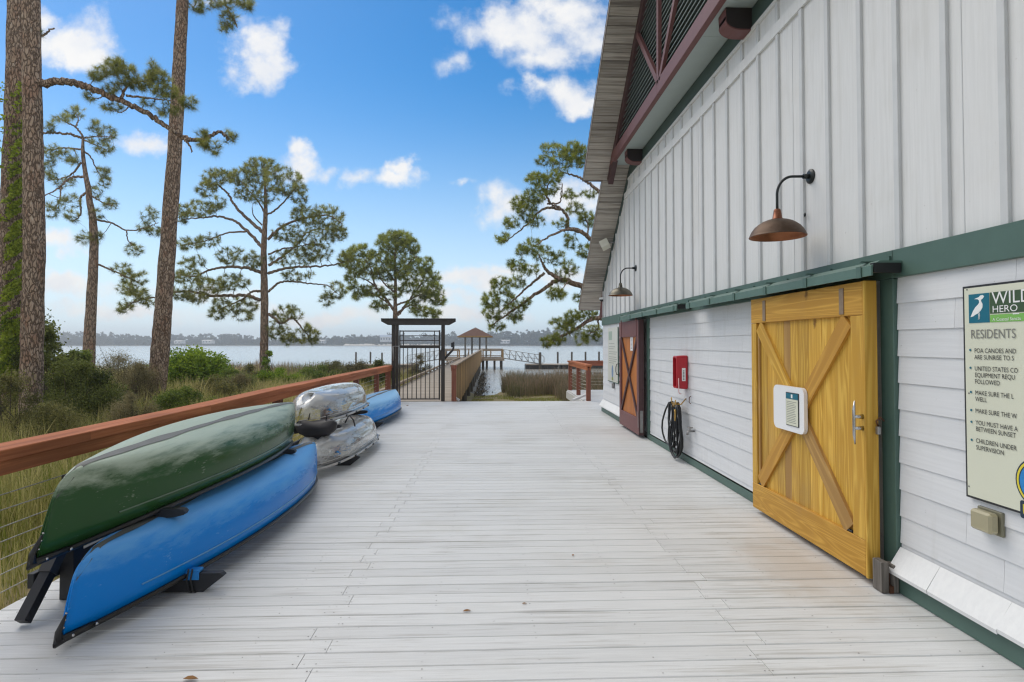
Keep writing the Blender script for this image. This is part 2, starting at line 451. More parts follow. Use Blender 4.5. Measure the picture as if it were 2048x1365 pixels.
def build_deck():
    mb = MB(); pitch = .1411; y = RAIL_END - pitch*130; row = 0
    joists = [-2.9, -2.3, -1.75, -1.3, -.9, -.35, .25, .85, 1.4, 1.95, 2.5]
    while y < 20.25:
        y1 = y + pitch - random.uniform(.0035, .0075)
        jl = -.9 + (-.09 if row % 2 else 0) + random.uniform(-.02, .02)
        jr = 1.4 + (.0 if row % 3 else .10) + random.uniform(-.02, .02)
        xs = [-3.04, jl, jr, 2.72]
        if random.random() < .12: xs = [-3.04, jl, 2.72]
        elif random.random() < .12: xs = [-3.04, jr, 2.72]
        if y > 13.95 and y < RAIL_END - .01: xs[-1] = 8.0
        if y >= RAIL_END - .01: xs = [2.70, 5.4, 8.0]
        z = random.uniform(-.0012, .0012)
        for a, b in zip(xs[:-1], xs[1:]):
            chamfer_board(mb, a+.0015, b-.0015, y, y1, z + random.uniform(-.0006, .0006))
        if y < 9 and y > 1.5:
            for jx in joists + [jl-.02, jl+.02, jr-.02, jr+.02]:
                for yy in (y+.03, y1-.03):
                    if random.random() < .35: continue
                    r = random.uniform(.0022, .0042); cx = jx + random.uniform(-.012, .012)
                    mb.add([(cx+r*math.cos(k*1.047), yy+r*math.sin(k*1.047), z+.0022) for k in range(6)], [tuple(range(6))], 1)
        y += pitch; row += 1
    # rim boards and joists under the boards
    mb.box(-3.02, 2.70, RAIL_END+.003, RAIL_END+.04, -.30, -.037)
    mb.box(-3.06, -3.043, -2, RAIL_END, -.28, -.012)
    mb.box(2.66, 2.698, RAIL_END+.042, 20.25, -.28, -.037)
    mb.box(2.70, 8.0, 20.26, 20.30, -.28, -.012)
    for jx in joists + [3.2, 4.2, 5.4, 6.6]:
        mb.box(jx-.02, jx+.02, -1.9, RAIL_END-.002 if jx < 2.7 else 20.2, -.25, -.0372)
    return tag(mb.build('deck', [M['deck'], M['nail']]), kind='structure')
build_deck()
# a few dead leaves on the boards
M['dry_leaf'] = plain('dry_leaf', (.33,.17,.06), .8, var=.3, scale=30)
for i, (u, v, s, a) in enumerate([(934,1224,.027,.2), (1049,1209,.017,.1), (1146,1112,.02,1.3), (381,1361,.038,.0), (815,812,.04,.4)]):
    p = at(u, v, Z=0.0); mb = MB(); ca, sa = math.cos(a), math.sin(a)
    prof = [(-1,0,.12),(-.5,.32,.3),(.1,.36,.34),(.6,.2,.22),(1,0,.1),(.6,-.2,.3),(.1,-.34,.26),(-.5,-.3,.34)]
    V = [(p.x + s*(x*ca - y*sa), p.y + s*(x*sa + y*ca), .003 + s*h) for x, y, h in prof] + [(p.x, p.y, .004)]
    mb.add(V, [(k, (k+1) % 8, 8) for k in range(8)])
    tag(mb.build('dry_leaf', M['dry_leaf']), ['brown curled leaf lying mid-deck straight ahead', 'smallest pale brown leaf beside the mid-deck leaf', 'brown leaf fragment on the deck out from the yellow door', 'brown leaf at the very front of the deck',
        'brown leaf by the bow of the far blue canoe'][i], 'leaf', 'dead leaves on the deck')

# ------------------------------------------------------------------ ground and water
WATER_Z = -1.25
def shore(x):                       # Y at which the bank meets the water
    return np.interp(x, [-60, -30, -12, -6, -3.8, -1.2, -.6, .2, .9, 3, 8, 20, 60], [70, 58, 48, 45, 41, 34, 32.0, 32.5, 36.5, 38, 39, 42, 60])
def gz(x, y):                       # height of the ground
    s = shore(x); t = np.clip((y - 15) / np.maximum(s - 15, 1), -1, 3)
    z = np.where(t < 0, -.68, -.68 - .57*np.clip(t, 0, 1)**1.3)
    z = np.where(t > 1, WATER_Z - .12*(t-1)*12, z)
    return np.maximum(z + .05*np.sin(x*1.7+y*.9)*np.cos(y*1.3-x*.6)*(t < .9), -3.0)

def build_ground():
    xs = np.concatenate([np.linspace(-1200,-70,14), np.linspace(-60,-14,24), np.linspace(-13.5,10,70), np.linspace(11,60,20), np.linspace(80,900,8)])
    ys = np.concatenate([np.linspace(-60,0,10), np.linspace(1,60,110), np.linspace(70,200,8), [500, 1000, 1500]])
    X, Y = np.meshgrid(xs, ys); Z = gz(X, Y)
    n, m = len(ys), len(xs)
    V = np.stack([X, Y, Z], -1).reshape(-1, 3)
    F = [(j*m+i, j*m+i+1, (j+1)*m+i+1, (j+1)*m+i) for j in range(n-1) for i in range(m-1)]
    me = bpy.data.meshes.new('ground'); me.from_pydata(V.tolist(), [], F)
    me.polygons.foreach_set('use_smooth', [True]*len(F))
    m_, nt, b = newmat('ground_soil'); v = coords(nt)
    a = smooth(nt, noise(nt, v, .9, 6, .6), .38, .62)
    col = mixc(nt, a, (.24,.18,.085), (.19,.22,.05))
    col = mixc(nt, noise(nt, v, 14, 5), col, (.28,.225,.13))
    nt.links.new(col, b.inputs['Base Color']); b.inputs['Roughness'].default_value = .95
    bump(nt, b, noise(nt, v, 25, 5), .6, .04)
    me.materials.append(m_); o = bpy.data.objects.new('ground', me); C.objects.link(o)
    return tag(o, kind='structure')
build_ground()

def build_water():
    mb = MB(); xs = np.linspace(-1200, 900, 22); ys = [20, 40, 80, 160, 320, 640, 980]
    V = [(x, y, WATER_Z) for y in ys for x in xs]; w = len(xs)
    mb.add(V, [(j*w+i, j*w+i+1, (j+1)*w+i+1, (j+1)*w+i) for j in range(len(ys)-1) for i in range(w-1)])
    m_, nt, b = newmat('lake_water')
    b.inputs['Base Color'].default_value = (.48,.465,.42,1); b.inputs['Roughness'].default_value = .16
    b.inputs['IOR'].default_value = 1.45; b.inputs['Specular IOR Level'].default_value = 1.0
    v = coords(nt, (.55, 1.5, 1)); v2 = coords(nt, (.05, .16, 1))
    h = mth(nt, 'ADD', noise(nt, v, 1.5, 6, .62, .3), mth(nt, 'MULTIPLY', noise(nt, v2, 1.0, 4, .6), 1.2))
    bump(nt, b, h, .26, .20)
    return tag(mb.build('water', m_), kind='structure')
build_water()

# ------------------------------------------------------------------ the boathouse
WX = 2.75                                    # plane of the upper wall
def rake_z(y):                               # underside of the roof along the gable
    return 13.78 - .77*y if y > 3 else 13.78 - .77*(6 - y)
Y_FAR, Y_NEAR = 13.93, -7.93
ygrid = lambda a, b: (a, b)
house = thing('boathouse', 'pale grey board and batten boathouse with green trim and a louvred gable', 'boathouse', (WX, 4, 0))

def poly_wall():
    mb = MB()
    poly = [(WX, Y_NEAR, 2.1), (WX, Y_FAR, 2.1), (WX, Y_FAR, rake_z(Y_FAR)), (WX, 3, rake_z(3)), (WX, Y_NEAR, rake_z(Y_NEAR))]
    mb.prism(poly, (.06, 0, 0))
    return mb.build('upper_wall', M['battens'], house)
poly_wall()
# vertical battens, the short row above, and the belt boards
mb = MB(); y = -2.2; k = 0
batten_y = []; y = at(2008, 440, X=WX-.02).y - .3955*12
while y < Y_FAR - .05:
    batten_y.append(y + random.uniform(-.012, .012)); y += .3955
batten_y.append(Y_FAR - .03)
for y in batten_y:
    top = min(4.615, rake_z(y+.03) - .12)
    if top > 2.35: mb.cbox(WX-.022, WX+.001, y-.024, y+.024, 2.285, top, .002)
    top2 = min(4.93, rake_z(y+.03) - .12)
    if top2 > 4.78: mb.cbox(WX-.022, WX+.001, y-.024, y+.024, 4.735, top2, .002)
mb.build('batten', M['batten_strip'], house)
ye = (13.78 - 4.74) / .77 - .16
mb = MB()
for a, b in ((-3, 2.6), (2.603, 7.3), (7.303, ye)):
    mb.cbox(WX-.026, WX+.001, a, b, 4.617, 4.733, .002)
mb.cbox(WX-.026, WX+.001, -3, (13.78-4.975)/.77-.16, 4.932, 4.972, .002)
mb.build('belt_board', M['battens'], house)
# seams between sheets of the upper wall
for y in (5.06, 7.44, 9.81, 3.2):
    mb = MB(); mb.box(WX-.0025, WX+.002, y, y+.006, 2.29, 4.6); mb.build('sheet_seam', M['batten_strip'], house)

# lapped siding below the band
mb = MB(); lap = .178
for (a, b) in ((-3.0, 3.752), (3.89, 9.78), (9.90, Y_FAR)):
    z = 2.10; k = 0
    while z > -.02:
        zb = max(z - lap, -.02)
        if zb < .28 and not (3.9 < a < 9): zb = max(zb, .10)
        cuts = [a] + sorted(random.uniform(a+.3, b-.3) for _ in range(1 if b-a < 5 else 2)) + [b]
        for c0, c1 in zip(cuts[:-1], cuts[1:]):
            x0b, x0t = WX-.0145, WX-.004
            mb.add([(x0b,c0+.001,zb),(x0b,c1-.001,zb),(x0t,c1-.001,z),(x0t,c0+.001,z),(WX+.02,c0+.001,zb),(WX+.02,c1-.001,zb),(WX+.02,c1-.001,z),(WX+.02,c0+.001,z)],
                   [(3,2,1,0),(0,1,5,4),(2,3,7,6),(4,5,6,7),(1,2,6,5),(3,0,4,7)])
        z -= lap
        if zb <= .10 and not (3.9 < a < 9): break
mb.build('lap_siding', M['siding'], house)
mb = MB(); mb.box(WX+.021, WX+.10, Y_NEAR, Y_FAR-.01, -.3, 2.098); mb.build('lower_wall', M['black'], house)
# the flared skirt and the green plinth under it
M['skirt'] = wood('skirt_paint', (.74,.74,.73), (.79,.79,.775), 'z', 36, .6, .06, bmp=.12)
for (a, b) in ((-3.0, 3.75), (11.48, Y_FAR+.02)):
    mb = MB(); cuts = [a]
    while cuts[-1] < b - .5: cuts.append(cuts[-1] + random.uniform(.18, .62))
    cuts.append(b)
    for c0, c1 in zip(cuts[:-1], cuts[1:]):
        dz = random.uniform(-.006, .006); dx = random.uniform(-.003, .003)
        mb.prism([(WX-.015, c0+.001, .292), (WX-.105+dx, c0+.001, .152+dz), (WX-.100+dx, c0+.001, .128+dz), (WX-.006, c0+.001, .262)], (0, c1-c0-.002, 0))
    mb.build('skirt', M['skirt'], house)
for (x, a, b, z) in ((WX-.055, -3.0, 3.745, .20), (WX-.042, 3.90, 9.77, .085), (WX-.055, 11.47, Y_FAR, .20)):
    mb = MB(); mb.box(x, WX-.019, a, b, .004, z); mb.build('plinth', M['green'], house)
# band between siding and battens, posts beside the doors, frieze
mb = MB()
for a, b in ((-3, 3.748), (3.752, 7.3), (7.303, Y_FAR+.012)):
    mb.cbox(WX-.040, WX-.001, a, b, 2.095, 2.284, .003)
mb.build('band_board', M['green'], house)
for (a, b) in ((3.755, 3.885), (9.785, 9.895)):
    mb = MB(); mb.cbox(WX-.036, WX+.019, a, b, .006, 2.093, .003); mb.build('door_post', M['green'], house)
yf = (13.78 - 5.19)/.77
mb = MB()
mb.box(WX-.012, WX-.001, -3, yf-.06, 4.974, 5.185)
s = Vector((0, 1, -.77)).normalized(); nn = Vector((0, -.77, -1)).normalized()
p0 = Vector((WX-.0135, yf-.25, rake_z(yf-.25)-.002)); p1 = Vector((WX-.0135, Y_FAR+.02, rake_z(Y_FAR+.02)-.002))
mb.prism([p0, p1, p1 + Vector((0,0,-.16)), p0 + Vector((0,0,-.16))], (.012, 0, 0))
mb.build('frieze_board', M['frieze'], house)

# pediment: pale soffit, maroon sill, rake trim, louvres and braces
PX = 2.36
mb = MB()
for a, b in ((-3, 1.9), (1.903, 6.4), (6.403, 9.4), (9.403, yf-.03)): mb.box(PX+.05, WX-.0125, a, b, 5.188, 5.21)
mb.build('pediment_soffit', M['soffit_pale'], house)
mb = MB()
for a, b in ((-3, 4.4), (4.403, 7.9), (7.903, 9.7), (9.703, yf+.16)): mb.cbox(PX-.025, PX+.048, a, b, 5.17, 5.37, .004)
mb.build('pediment_sill', M['maroon'], house)
mb = MB(); a, b = Vector((PX+.03, yf+.2, rake_z(yf+.2)-.11)), Vector((PX+.03, 3.0, rake_z(3)-.11))
mb.bar(a, b, .10, .20, up=(0,.77,1)); mb.build('rake_trim', M['maroon_dark'], house)
mb = MB(); z = 5.40
while z < 9.2:
    ye_ = (13.78 - z)/.77 - .18
    if ye_ > 3.2:
        mb.prism([(PX+.02, 3.0, z), (PX+.09, 3.0, z+.055), (PX+.09, 3.0, z+.068), (PX+.02, 3.0, z+.013)], (0, ye_-3.0, 0))
    z += .082
mb.build('louvre_slat', M['louver'], house)
mb = MB(); mb.prism([(PX+.15, -3, 5.3), (PX+.15, yf-.2, 5.3), (PX+.15, 3, rake_z(3)-.3)], (.05,0,0)); mb.build('louvre_back', M['black'], house)
for p, q in ((at(1318,168,X=PX), at(1318,-60,X=PX)), (at(1316,160,X=PX), at(1276,70,X=PX)), (at(1321,160,X=PX), at(1360,-45,X=PX))):
    mb = MB(); mb.bar(p, q, .05, .085, up=(0,1,0)); mb.build('pediment_brace', M['maroon'], house)
for yc in (10.28, 5.92, 1.56):
    mb = MB(); prof = [(WX-.014, 5.186), (PX+.10, 5.186)]
    for i in range(9):
        t = math.pi/2*i/8; prof.append((PX+.10+.16*(1-math.cos(t)), 5.06-.10*math.sin(t)))
    prof.append((WX-.014, 4.96))
    mb.prism([(x, yc-.09, z) for x, z in prof], (0, .18, 0)); cb = mb.build('corbel', M['black_brown'], house)
    mb = MB()
    for (x0, z0), (x1, z1) in zip(prof[1:-1], prof[2:]):
        mb.prism([(x0, yc-.094, z0), (x1, yc-.094, z1), (x1+.004, yc-.094, z1-.014), (x0-.006, yc-.094, z0-.014)], (0, .188, 0))
    mb.build('corbel_edge', M['maroon'], cb)

# roof: weathered soffit boards, shingled slab with a step in the overhang
XO_LOW, XO_UP, Y_STEP, Y_TIP = 2.26, 1.87, 11.44, 14.62
mb = MB(); dl = .1135; y = Y_TIP; k = 0
while y > 3.0:
    y2 = max(y - dl, 3.0); g = .013
    xo = XO_LOW if y > Y_STEP + .03 else XO_UP
    xi = WX - .014 if y > yf - .1 else PX + .09
    if y > Y_FAR + .0: xi = 6.0
    z1, z2 = rake_z(y-g/2), rake_z(y2+g/2)
    e = random.uniform(-.0015, .0015)
    mb.add([(xo,y-g/2,z1+e),(xi,y-g/2,z1+e),(xi,y2+g/2,z2+e),(xo,y2+g/2,z2+e),(xo,y-g/2,z1+.022),(xi,y-g/2,z1+.022),(xi,y2+g/2,z2+.022),(xo,y2+g/2,z2+.022)],
           [(0,1,2,3),(7,6,5,4),(0,4,5,1),(1,5,6,2),(2,6,7,3),(3,7,4,0)])
    y -= dl
mb.build('soffit_board', M['soffit'], house)
mb = MB()
def slab(x0, x1, ya, yb, lift0, lift1, mi=0):
    mb.prism([(x0, ya, rake_z(ya)+lift0), (x0, yb, rake_z(yb)+lift0), (x0, yb, rake_z(yb)+lift1), (x0, ya, rake_z(ya)+lift1)], (x1-x0, 0, 0), mi)
slab(XO_LOW+.004, 9.0, Y_STEP+.02, Y_TIP-.002, .062, .078)
slab(XO_UP+.004, 9.0, 3.0, Y_STEP, .062, .078)
mb.prism([(XO_UP+.004, 3, rake_z(3)+.024), (XO_UP+.004, -8.6, rake_z(-8.6)+.024), (XO_UP+.004, -8.6, rake_z(-8.6)+.075), (XO_UP+.004, 3, rake_z(3)+.075)], (7.1, 0, 0))
y = Y_TIP
while y > 3.1:                                       # courses of shingles show as small steps along the edge
    xo = XO_LOW if y > Y_STEP + .12 else XO_UP
    y2 = y - .14
    mb.prism([(xo-.018, y+.01, rake_z(y)+.078), (xo-.018, y2, rake_z(y2)+.078), (xo-.018, y2, rake_z(y2)+.084), (xo-.018, y+.01, rake_z(y)+.098)], (.6, 0, 0))
    y = y2
rf = mb.build('roof', M['shingle'], house)
mb = MB()
def edge(x, ya, yb):
    mb.prism([(x-.014, ya, rake_z(ya)-.008), (x-.014, yb, rake_z(yb)-.008), (x-.014, yb, rake_z(yb)+.078), (x-.014, ya, rake_z(ya)+.078)], (.014, 0, 0))
edge(XO_LOW, Y_STEP+.02, Y_TIP); edge(XO_UP, 3.0, Y_STEP+.014)
mb.box(XO_UP, XO_LOW-.016, Y_STEP+.001, Y_STEP+.014, rake_z(Y_STEP)-.012, rake_z(Y_STEP)+.07)
mb.box(XO_LOW-.014, 6.0, Y_TIP+.001, Y_TIP+.016, rake_z(Y_TIP)-.012, rake_z(Y_TIP)+.075)
mb.build('drip_edge', M['drip'], rf)
mb = MB(); mb.prism([(WX-.013, Y_FAR+.02, 3.02), (WX-.06, Y_FAR+.22, 2.34), (WX-.03, Y_FAR+.24, 2.30), (WX-.013, Y_FAR+.02, 2.30)], (.05, 0, 0))
mb.build('eave_bracket', M['maroon'], house)
mb = MB(); mb.box(WX+.061, 9, Y_FAR-.08, Y_FAR-.001, 0, rake_z(Y_FAR)); mb.box(8.9, 9, Y_NEAR, Y_FAR-.081, 0, 4)
mb.box(WX+.061, 8.89, Y_NEAR, Y_NEAR+.08, 0, 3); mb.build('side_wall', M['siding'], house)

# sliding door tracks with their covers
def track(ya, yb, nb):
    mb = MB()
    mb.prism([(2.50, ya, 2.10), (2.50, ya, 2.165), (2.56, ya, 2.20), (WX-.041, ya, 2.20), (WX-.041, ya, 2.185), (2.565, ya, 2.185), (2.512, ya, 2.155), (2.512, ya, 2.10)], (0, yb-ya, 0))
    mb.box(2.56, 2.60, ya+.02, yb-.02, 2.135, 2.18)
    t = mb.build('door_track', M['green_pale'], house)
    for i in range(nb):
        y = ya + .12 + (yb-ya-.24)*i/(nb-1)
        mb = MB()
        mb.box(2.492, 2.4985, y-.025, y+.025, 2.095, 2.172); mb.box(2.5, WX-.041, y-.02, y+.02, 2.2015, 2.209); mb.box(WX-.055, WX-.0411, y-.02, y+.02, 2.2095, 2.245)
        mb.build('track_bracket', M['green'], t)
    mb = MB(); mb.box(2.515, 2.70, ya-.006, ya+.03, 2.12, 2.184); mb.build('end_stop', M['black'], t)
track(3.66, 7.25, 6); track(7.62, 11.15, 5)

# ------------------------------------------------------------------ the two barn doors (parts of the boathouse)
M['pine'] = wood('yellow_pine', (.50,.275,.042), (.71,.45,.09), 'z', 30, .5, .30, bmp=.15, ring=9, spec=.2, dirt=(.40,.25,.09), dirt_amt=.45, knots=2.6)
M['pine_x'] = wood('yellow_pine_rail', (.47,.245,.04), (.67,.385,.075), 'y', 30, .5, .12, bmp=.15, ring=9, spec=.2, dirt=(.38,.22,.08), dirt_amt=.45, knots=2.3)
M['pine_orange'] = wood('orange_pine', (.46,.235,.042), (.62,.345,.065), 'z', 34, .5, .15, bmp=.15, ring=7, spec=.25)
M['pine_brown'] = wood('brown_pine', (.36,.20,.06), (.53,.32,.10), 'z', 34, .55, .15, bmp=.25, ring=7)
M['cedar'] = wood('orange_cedar', (.36,.115,.025), (.52,.19,.045), 'z', 40, .5, .18, bmp=.15)
M['steel'] = plain('dull_steel', (.30,.29,.28), .45, .8, var=.3, scale=20)
M['hanger'] = plain('brown_steel', (.25,.18,.12), .6, .1, var=.3, scale=20)
M['chrome'] = plain('polished_steel', (.50,.50,.50), .22, 1.0, var=.05, bmp=0)
M['rust'] = plain('rusty_iron', (.12,.05,.025), .85, .2, var=.5, scale=30, bmp=.5)
DX, DB = 2.57, 2.66
def brace(mb, p, q, w, x0, x1, mi=0):
    p, q = Vector((0, *p)), Vector((0, *q)); d = (q - p).normalized(); n = Vector((0, -d.z, d.y))*w/2
    mb.prism([(x0, *(a)[1:]) for a in (p+n, q+n, q-n, p-n)], (x1-x0, 0, 0), mi)

def yellow_door():
    y0, y1, z0, z1 = 3.86, 5.555, .05, 2.085
    mb = MB(); ys = [y0+.10, 4.12, 4.27, 4.45, 4.63, 4.81, 4.92, 5.05, 5.17, 5.30, y1-.08]
    ys = [y0+.13, 4.23, 4.40, 4.58, 4.75, 4.87, 4.98, 5.11, 5.28, y1-.095]
    brown = 5
    for i, (a, b) in enumerate(zip(ys[:-1], ys[1:])):
        mb.cbox(DX+.028, DB-.004, a+.001, b-.001, z0+.20, z1-.20, .002, 1 if i == brown else 0)
    d = mb.build('sliding_door', [M['pine'], M['pine_brown']], house)
    d['label'] = 'yellow pine sliding door with an X brace'
    for a, b in ((z1-.235, z1), (z0, z0+.245)): mb = MB(); mb.cbox(DX, DB, y0, y1, a, b, .004); mb.build('door_rail', M['pine_x'], d)
    mb = MB(); mb.cbox(DX-.001, DB, y0-.022, y0-.0005, z0-.005, z1+.002, .003); mb.build('edge_board', M['pine'], d)
    for a, b in ((y0, y0+.135), (y1-.10, y1)): mb = MB(); mb.cbox(DX+.001, DB, a, b, z0+.247, z1-.237, .003); mb.build('door_stile', M['pine'], d)
    ya, yb, za, zb = y0+.135+.05, y1-.10-.05, z0+.245+.03, z1-.235-.03
    yc, zc = (ya+yb)/2, (za+zb)/2
    for (p, mi) in (((ya, zb), 'pine_orange'), ((yb, zb), 'pine'), ((ya, za), 'pine_brown'), ((yb, za), 'pine_orange')):
        dv = (Vector((yc, zc)) - Vector(p)).normalized()*.09; q = (yc - dv.x, zc - dv.y)
        L = math.dist(p, q); mb = MB(); w = .0675; h = L/2
        mb.prism([(0, -w, -h), (0, w, -h), (0, w, h), (0, -w, h)], (.023, 0, 0))
        o = mb.build('door_brace', M[mi]); o.parent = d; o.location = Vector((DX+.004, (p[0]+q[0])/2, (p[1]+q[1])/2)) - parent_world(d); o.rotation_euler = (math.atan2(-(q[0]-p[0]), q[1]-p[1]), 0, 0)
    mb = MB()
    for (p, q) in (((yb+.02, za+.05), (yb+.02, zb-.02)),): brace(mb, p, q, .028, DX+.012, DX+.0275)
    mb.build('cover_strip', M['pine_brown'], d)
    for y in (4.09, 5.28):
        mb = MB(); mb.box(DX-.006, DX-.0005, y-.026, y+.026, z1-.22, z1-.03); mb.build('door_hanger', M['hanger'], d)
    # dock cleat used as the handle
    y = at(1708, 840, X=DX-.062).y; mb = MB()
    mb.tube([(DX-.056, y, .955), (DX-.062, y, 1.02), (DX-.062, y, 1.19), (DX-.056, y, 1.255)], [.005, .010, .010, .005], 10)
    for z in (1.065, 1.145): mb.tube([(DX+.002, y, z), (DX-.062, y, z)], [.017, .010], 10); mb.lathe([(.0, .0), (.001, 0)], (DX, y, z), 6)
    mb.build('door_handle', M['chrome'], d)
    mb = MB(); y = y0-.03
    mb.tube([(DB-.01, y, 1.085), (DB-.03, y-.01, 1.12), (DB+.0, y-.01, 1.145), (DB+.03, y-.005, 1.12)], .006, 8)
    mb.build('hasp', M['rust'], d)
    mb = MB(); mb.cbox(DB-.035, DB-.010, y-.035, y-.005, 1.03, 1.085, .005); mb.build('padlock', M['steel'], d)
    for yy in (4.05, 5.40): mb = MB(); mb.cbox(DX+.005, DX+.03, yy-.035, yy+.035, z0+.248, z0+.262, .003); mb.build('drain_hole', M['black'], d)
yellow_door()

def cedar_door():
    y0, y1, z0, z1 = 9.90, 11.40, .05, 2.075
    mb = MB(); n = 12; a0, a1 = y0+.12, y1-.10
    for i in range(n):
        a = a0 + (a1-a0)*i/n; b = a0 + (a1-a0)*(i+1)/n
        mb.cbox(DX+.035, DB-.01, a+.001, b-.001, z0+.2, z1-.2, .002)
    d = mb.build('sliding_door', M['cedar'], house)
    d['label'] = 'orange cedar sliding door framed in maroon with an X brace'
    for a, b in ((z1-.30, z1), (z0, z0+.29)): mb = MB(); mb.cbox(DX, DB, y0, y1, a, b, .004); mb.build('door_rail', M['maroon'], d)
    for a, b in ((y0, y0+.13), (y1-.11, y1)): mb = MB(); mb.cbox(DX+.001, DB, a, b, z0+.292, z1-.302, .003); mb.build('door_stile', M['maroon'], d)
    mb = MB(); mb.box(DX-.001, DB, y0-.02, y0-.0005, z0, z1); mb.build('door_edge', M['maroon_dark'], d)
    ya, yb, za, zb = y0+.14, y1-.12, z0+.30, z1-.31
    mb = MB(); brace(mb, (ya, za), (yb, zb), .06, DX+.006, DX+.034); mb.build('door_brace', M['maroon_dark'], d)
    mb = MB(); brace(mb, (yb, za), (ya, zb), .06, DX+.004, DX+.0335); mb.build('door_brace', M['maroon_dark'], d)
    for y in (10.05, 11.2):
        mb = MB(); mb.box(DX-.008, DX-.0005, y-.03, y+.03, z1-.29, z1+.05); mb.build('door_hanger', M['maroon'], d)
    mb = MB(); y = y1-.03; mb.tube([(DX, y, 1.02), (DX-.06, y, 1.03), (DX-.075, y, 1.09), (DX-.075, y, 1.18), (DX-.06, y, 1.24), (DX, y, 1.25)], .008, 8); mb.build('door_handle', M['black'], d)
    mb = MB(); mb.box(DX-.004, DX-.0005, y0+.02, y0+.05, .18, .46); mb.build('strike_plate', M['steel'], d)
    mb = MB(); mb.box(DX+.02, DB-.02, y0-.026, y0-.021, .10, .48); mb.build('edge_plate', M['steel'], d)
cedar_door()

# ------------------------------------------------------------------ fixtures on the wall
M['lamp_arm'] = plain('lamp_arm', (.018,.022,.022), .4, .3, var=.2)
def copper(name, c1, c2, rough):
    m, nt, b = newmat(name); v = coords(nt)
    n = smooth(nt, noise(nt, v, 7, 5, .6), .35, .65)
    nt.links.new(mixc(nt, n, c1, c2), b.inputs['Base Color']); b.inputs['Metallic'].default_value = .85
    nt.links.new(mth(nt, 'ADD', rough, mth(nt, 'MULTIPLY', n, .15)), b.inputs['Roughness'])
    return m
M['copper'] = copper('aged_copper', (.085,.055,.038), (.15,.105,.078), .48)
M['copper_neck'] = copper('bright_copper', (.18,.07,.04), (.26,.11,.06), .4)
M['copper_in'] = copper('copper_inside', (.30,.11,.05), (.38,.16,.08), .4)
M['pewter'] = copper('pewter_shade', (.095,.09,.075), (.18,.165,.13), .36)
LY = at(1620, 355, X=WX-.01).y
def make_lamp(shade_mat, neck_mat):
    t = thing('barn_lamp', 'copper gooseneck barn lamp on the wall above the yellow door', 'lamp', (WX, LY, 3.09), 'gooseneck lamps on the boathouse wall')
    mb = MB(); n = 24
    V = []
    for x, r in ((WX-.001, .062), (WX-.012, .062), (WX-.022, .045), (WX-.024, .03)):
        V.append([(x, LY + r*math.cos(2*math.pi*k/n), 3.09 + r*math.sin(2*math.pi*k/n)) for k in range(n)])
    o = [p for ring in V for p in ring]
    mb.add(o, [(i*n+k, (i+1)*n+k, (i+1)*n+(k+1)%n, i*n+(k+1)%n) for i in range(3) for k in range(n)] + [tuple(3*n+k for k in range(n))])
    mb.tube([(WX-.02, LY, 3.09), (WX-.07, LY, 3.09)], .021, 14)
    mb.build('wall_mount', M['lamp_arm'], t)
    mb = MB(); pts = [(WX-.05, LY, 3.09), (WX-.16, LY, 3.088)]
    for i in range(1, 13):
        a = math.pi/2*i/12; pts.append((WX-.16-.14*math.sin(a), LY, 3.088-.16*(1-math.cos(a))))
    pts += [(WX-.30, LY, 2.86), (WX-.30, LY, 2.775)]
    mb.tube(pts, .0115, 12); mb.build('arm', M['lamp_arm'], t)
    c = (WX-.30, LY, 0)
    mb = MB(); mb.lathe([(.0, 2.805), (.022, 2.805), (.028, 2.795), (.030, 2.785), (.040, 2.725), (.046, 2.722), (.046, 2.715)], c, 28); mb.build('neck', neck_mat, t)
    mb = MB()
    prof = [(.046, 2.716), (.085, 2.708), (.125, 2.692), (.142, 2.680), (.150, 2.676), (.182, 2.650), (.208, 2.615), (.222, 2.585), (.226, 2.572), (.229, 2.570), (.229, 2.564)]
    mb.lathe(prof, c, 48)
    sh = mb.build('shade', shade_mat, t)
    mb = MB(); mb.lathe([(.229, 2.564), (.223, 2.566), (.218, 2.586), (.204, 2.614), (.178, 2.646), (.14, 2.674), (.08, 2.700), (.0, 2.706)], c, 48); mb.build('shade_lining', M['copper_in'], sh)
    mb = MB(); mb.ball((c[0], LY, 2.665), .032, 10, (1, 1, 1.2)); mb.build('bulb', plain('bulb_glass', (.75,.72,.65), .2, bmp=0), t)
    return t
lamp = make_lamp(M['copper'], M['copper_neck'])
lamp2 = copy_tree(lamp); lamp2.location = (WX, at(1271, 537, X=WX-.01).y, 3.09)
lamp2['label'] = 'dark pewter gooseneck barn lamp on the wall above the orange cedar door'
for ch in lamp2.children:
    if ch.name.startswith(('shade', 'neck')): ch.data = ch.data.copy(); ch.data.materials[0] = M['pewter']
# knob on the batten beside the near lamp
mb = MB(); p = at(1610, 430, X=WX-.024); mb.ball((WX-.026, p.y, p.z), .014, 8, (.6, 1, 1.3)); tag(mb.build('screw_eye', M['lamp_arm']), 'small dark iron knob on the batten just right of the copper lamp', 'screw eye')

def rrect(y0, y1, z0, z1, r, n=6):
    P = []
    for (cy, cz, a0) in ((y1-r, z1-r, 0), (y0+r, z1-r, 90), (y0+r, z0+r, 180), (y1-r, z0+r, 270)):
        for i in range(n+1):
            a = R(a0 + 90*i/n); P.append((cy + r*math.cos(a), cz + r*math.sin(a)))
    return P
def plate(mb, y0, y1, z0, z1, x, th=.001, r=0, mi=0):
    """flat plate on a wall facing -X, front at x"""
    if r: mb.prism([(x, y, z) for y, z in rrect(y0, y1, z0, z1, r)], (th, 0, 0), mi)
    else: mb.box(x, x+th, y0, y1, z0, z1, mi)

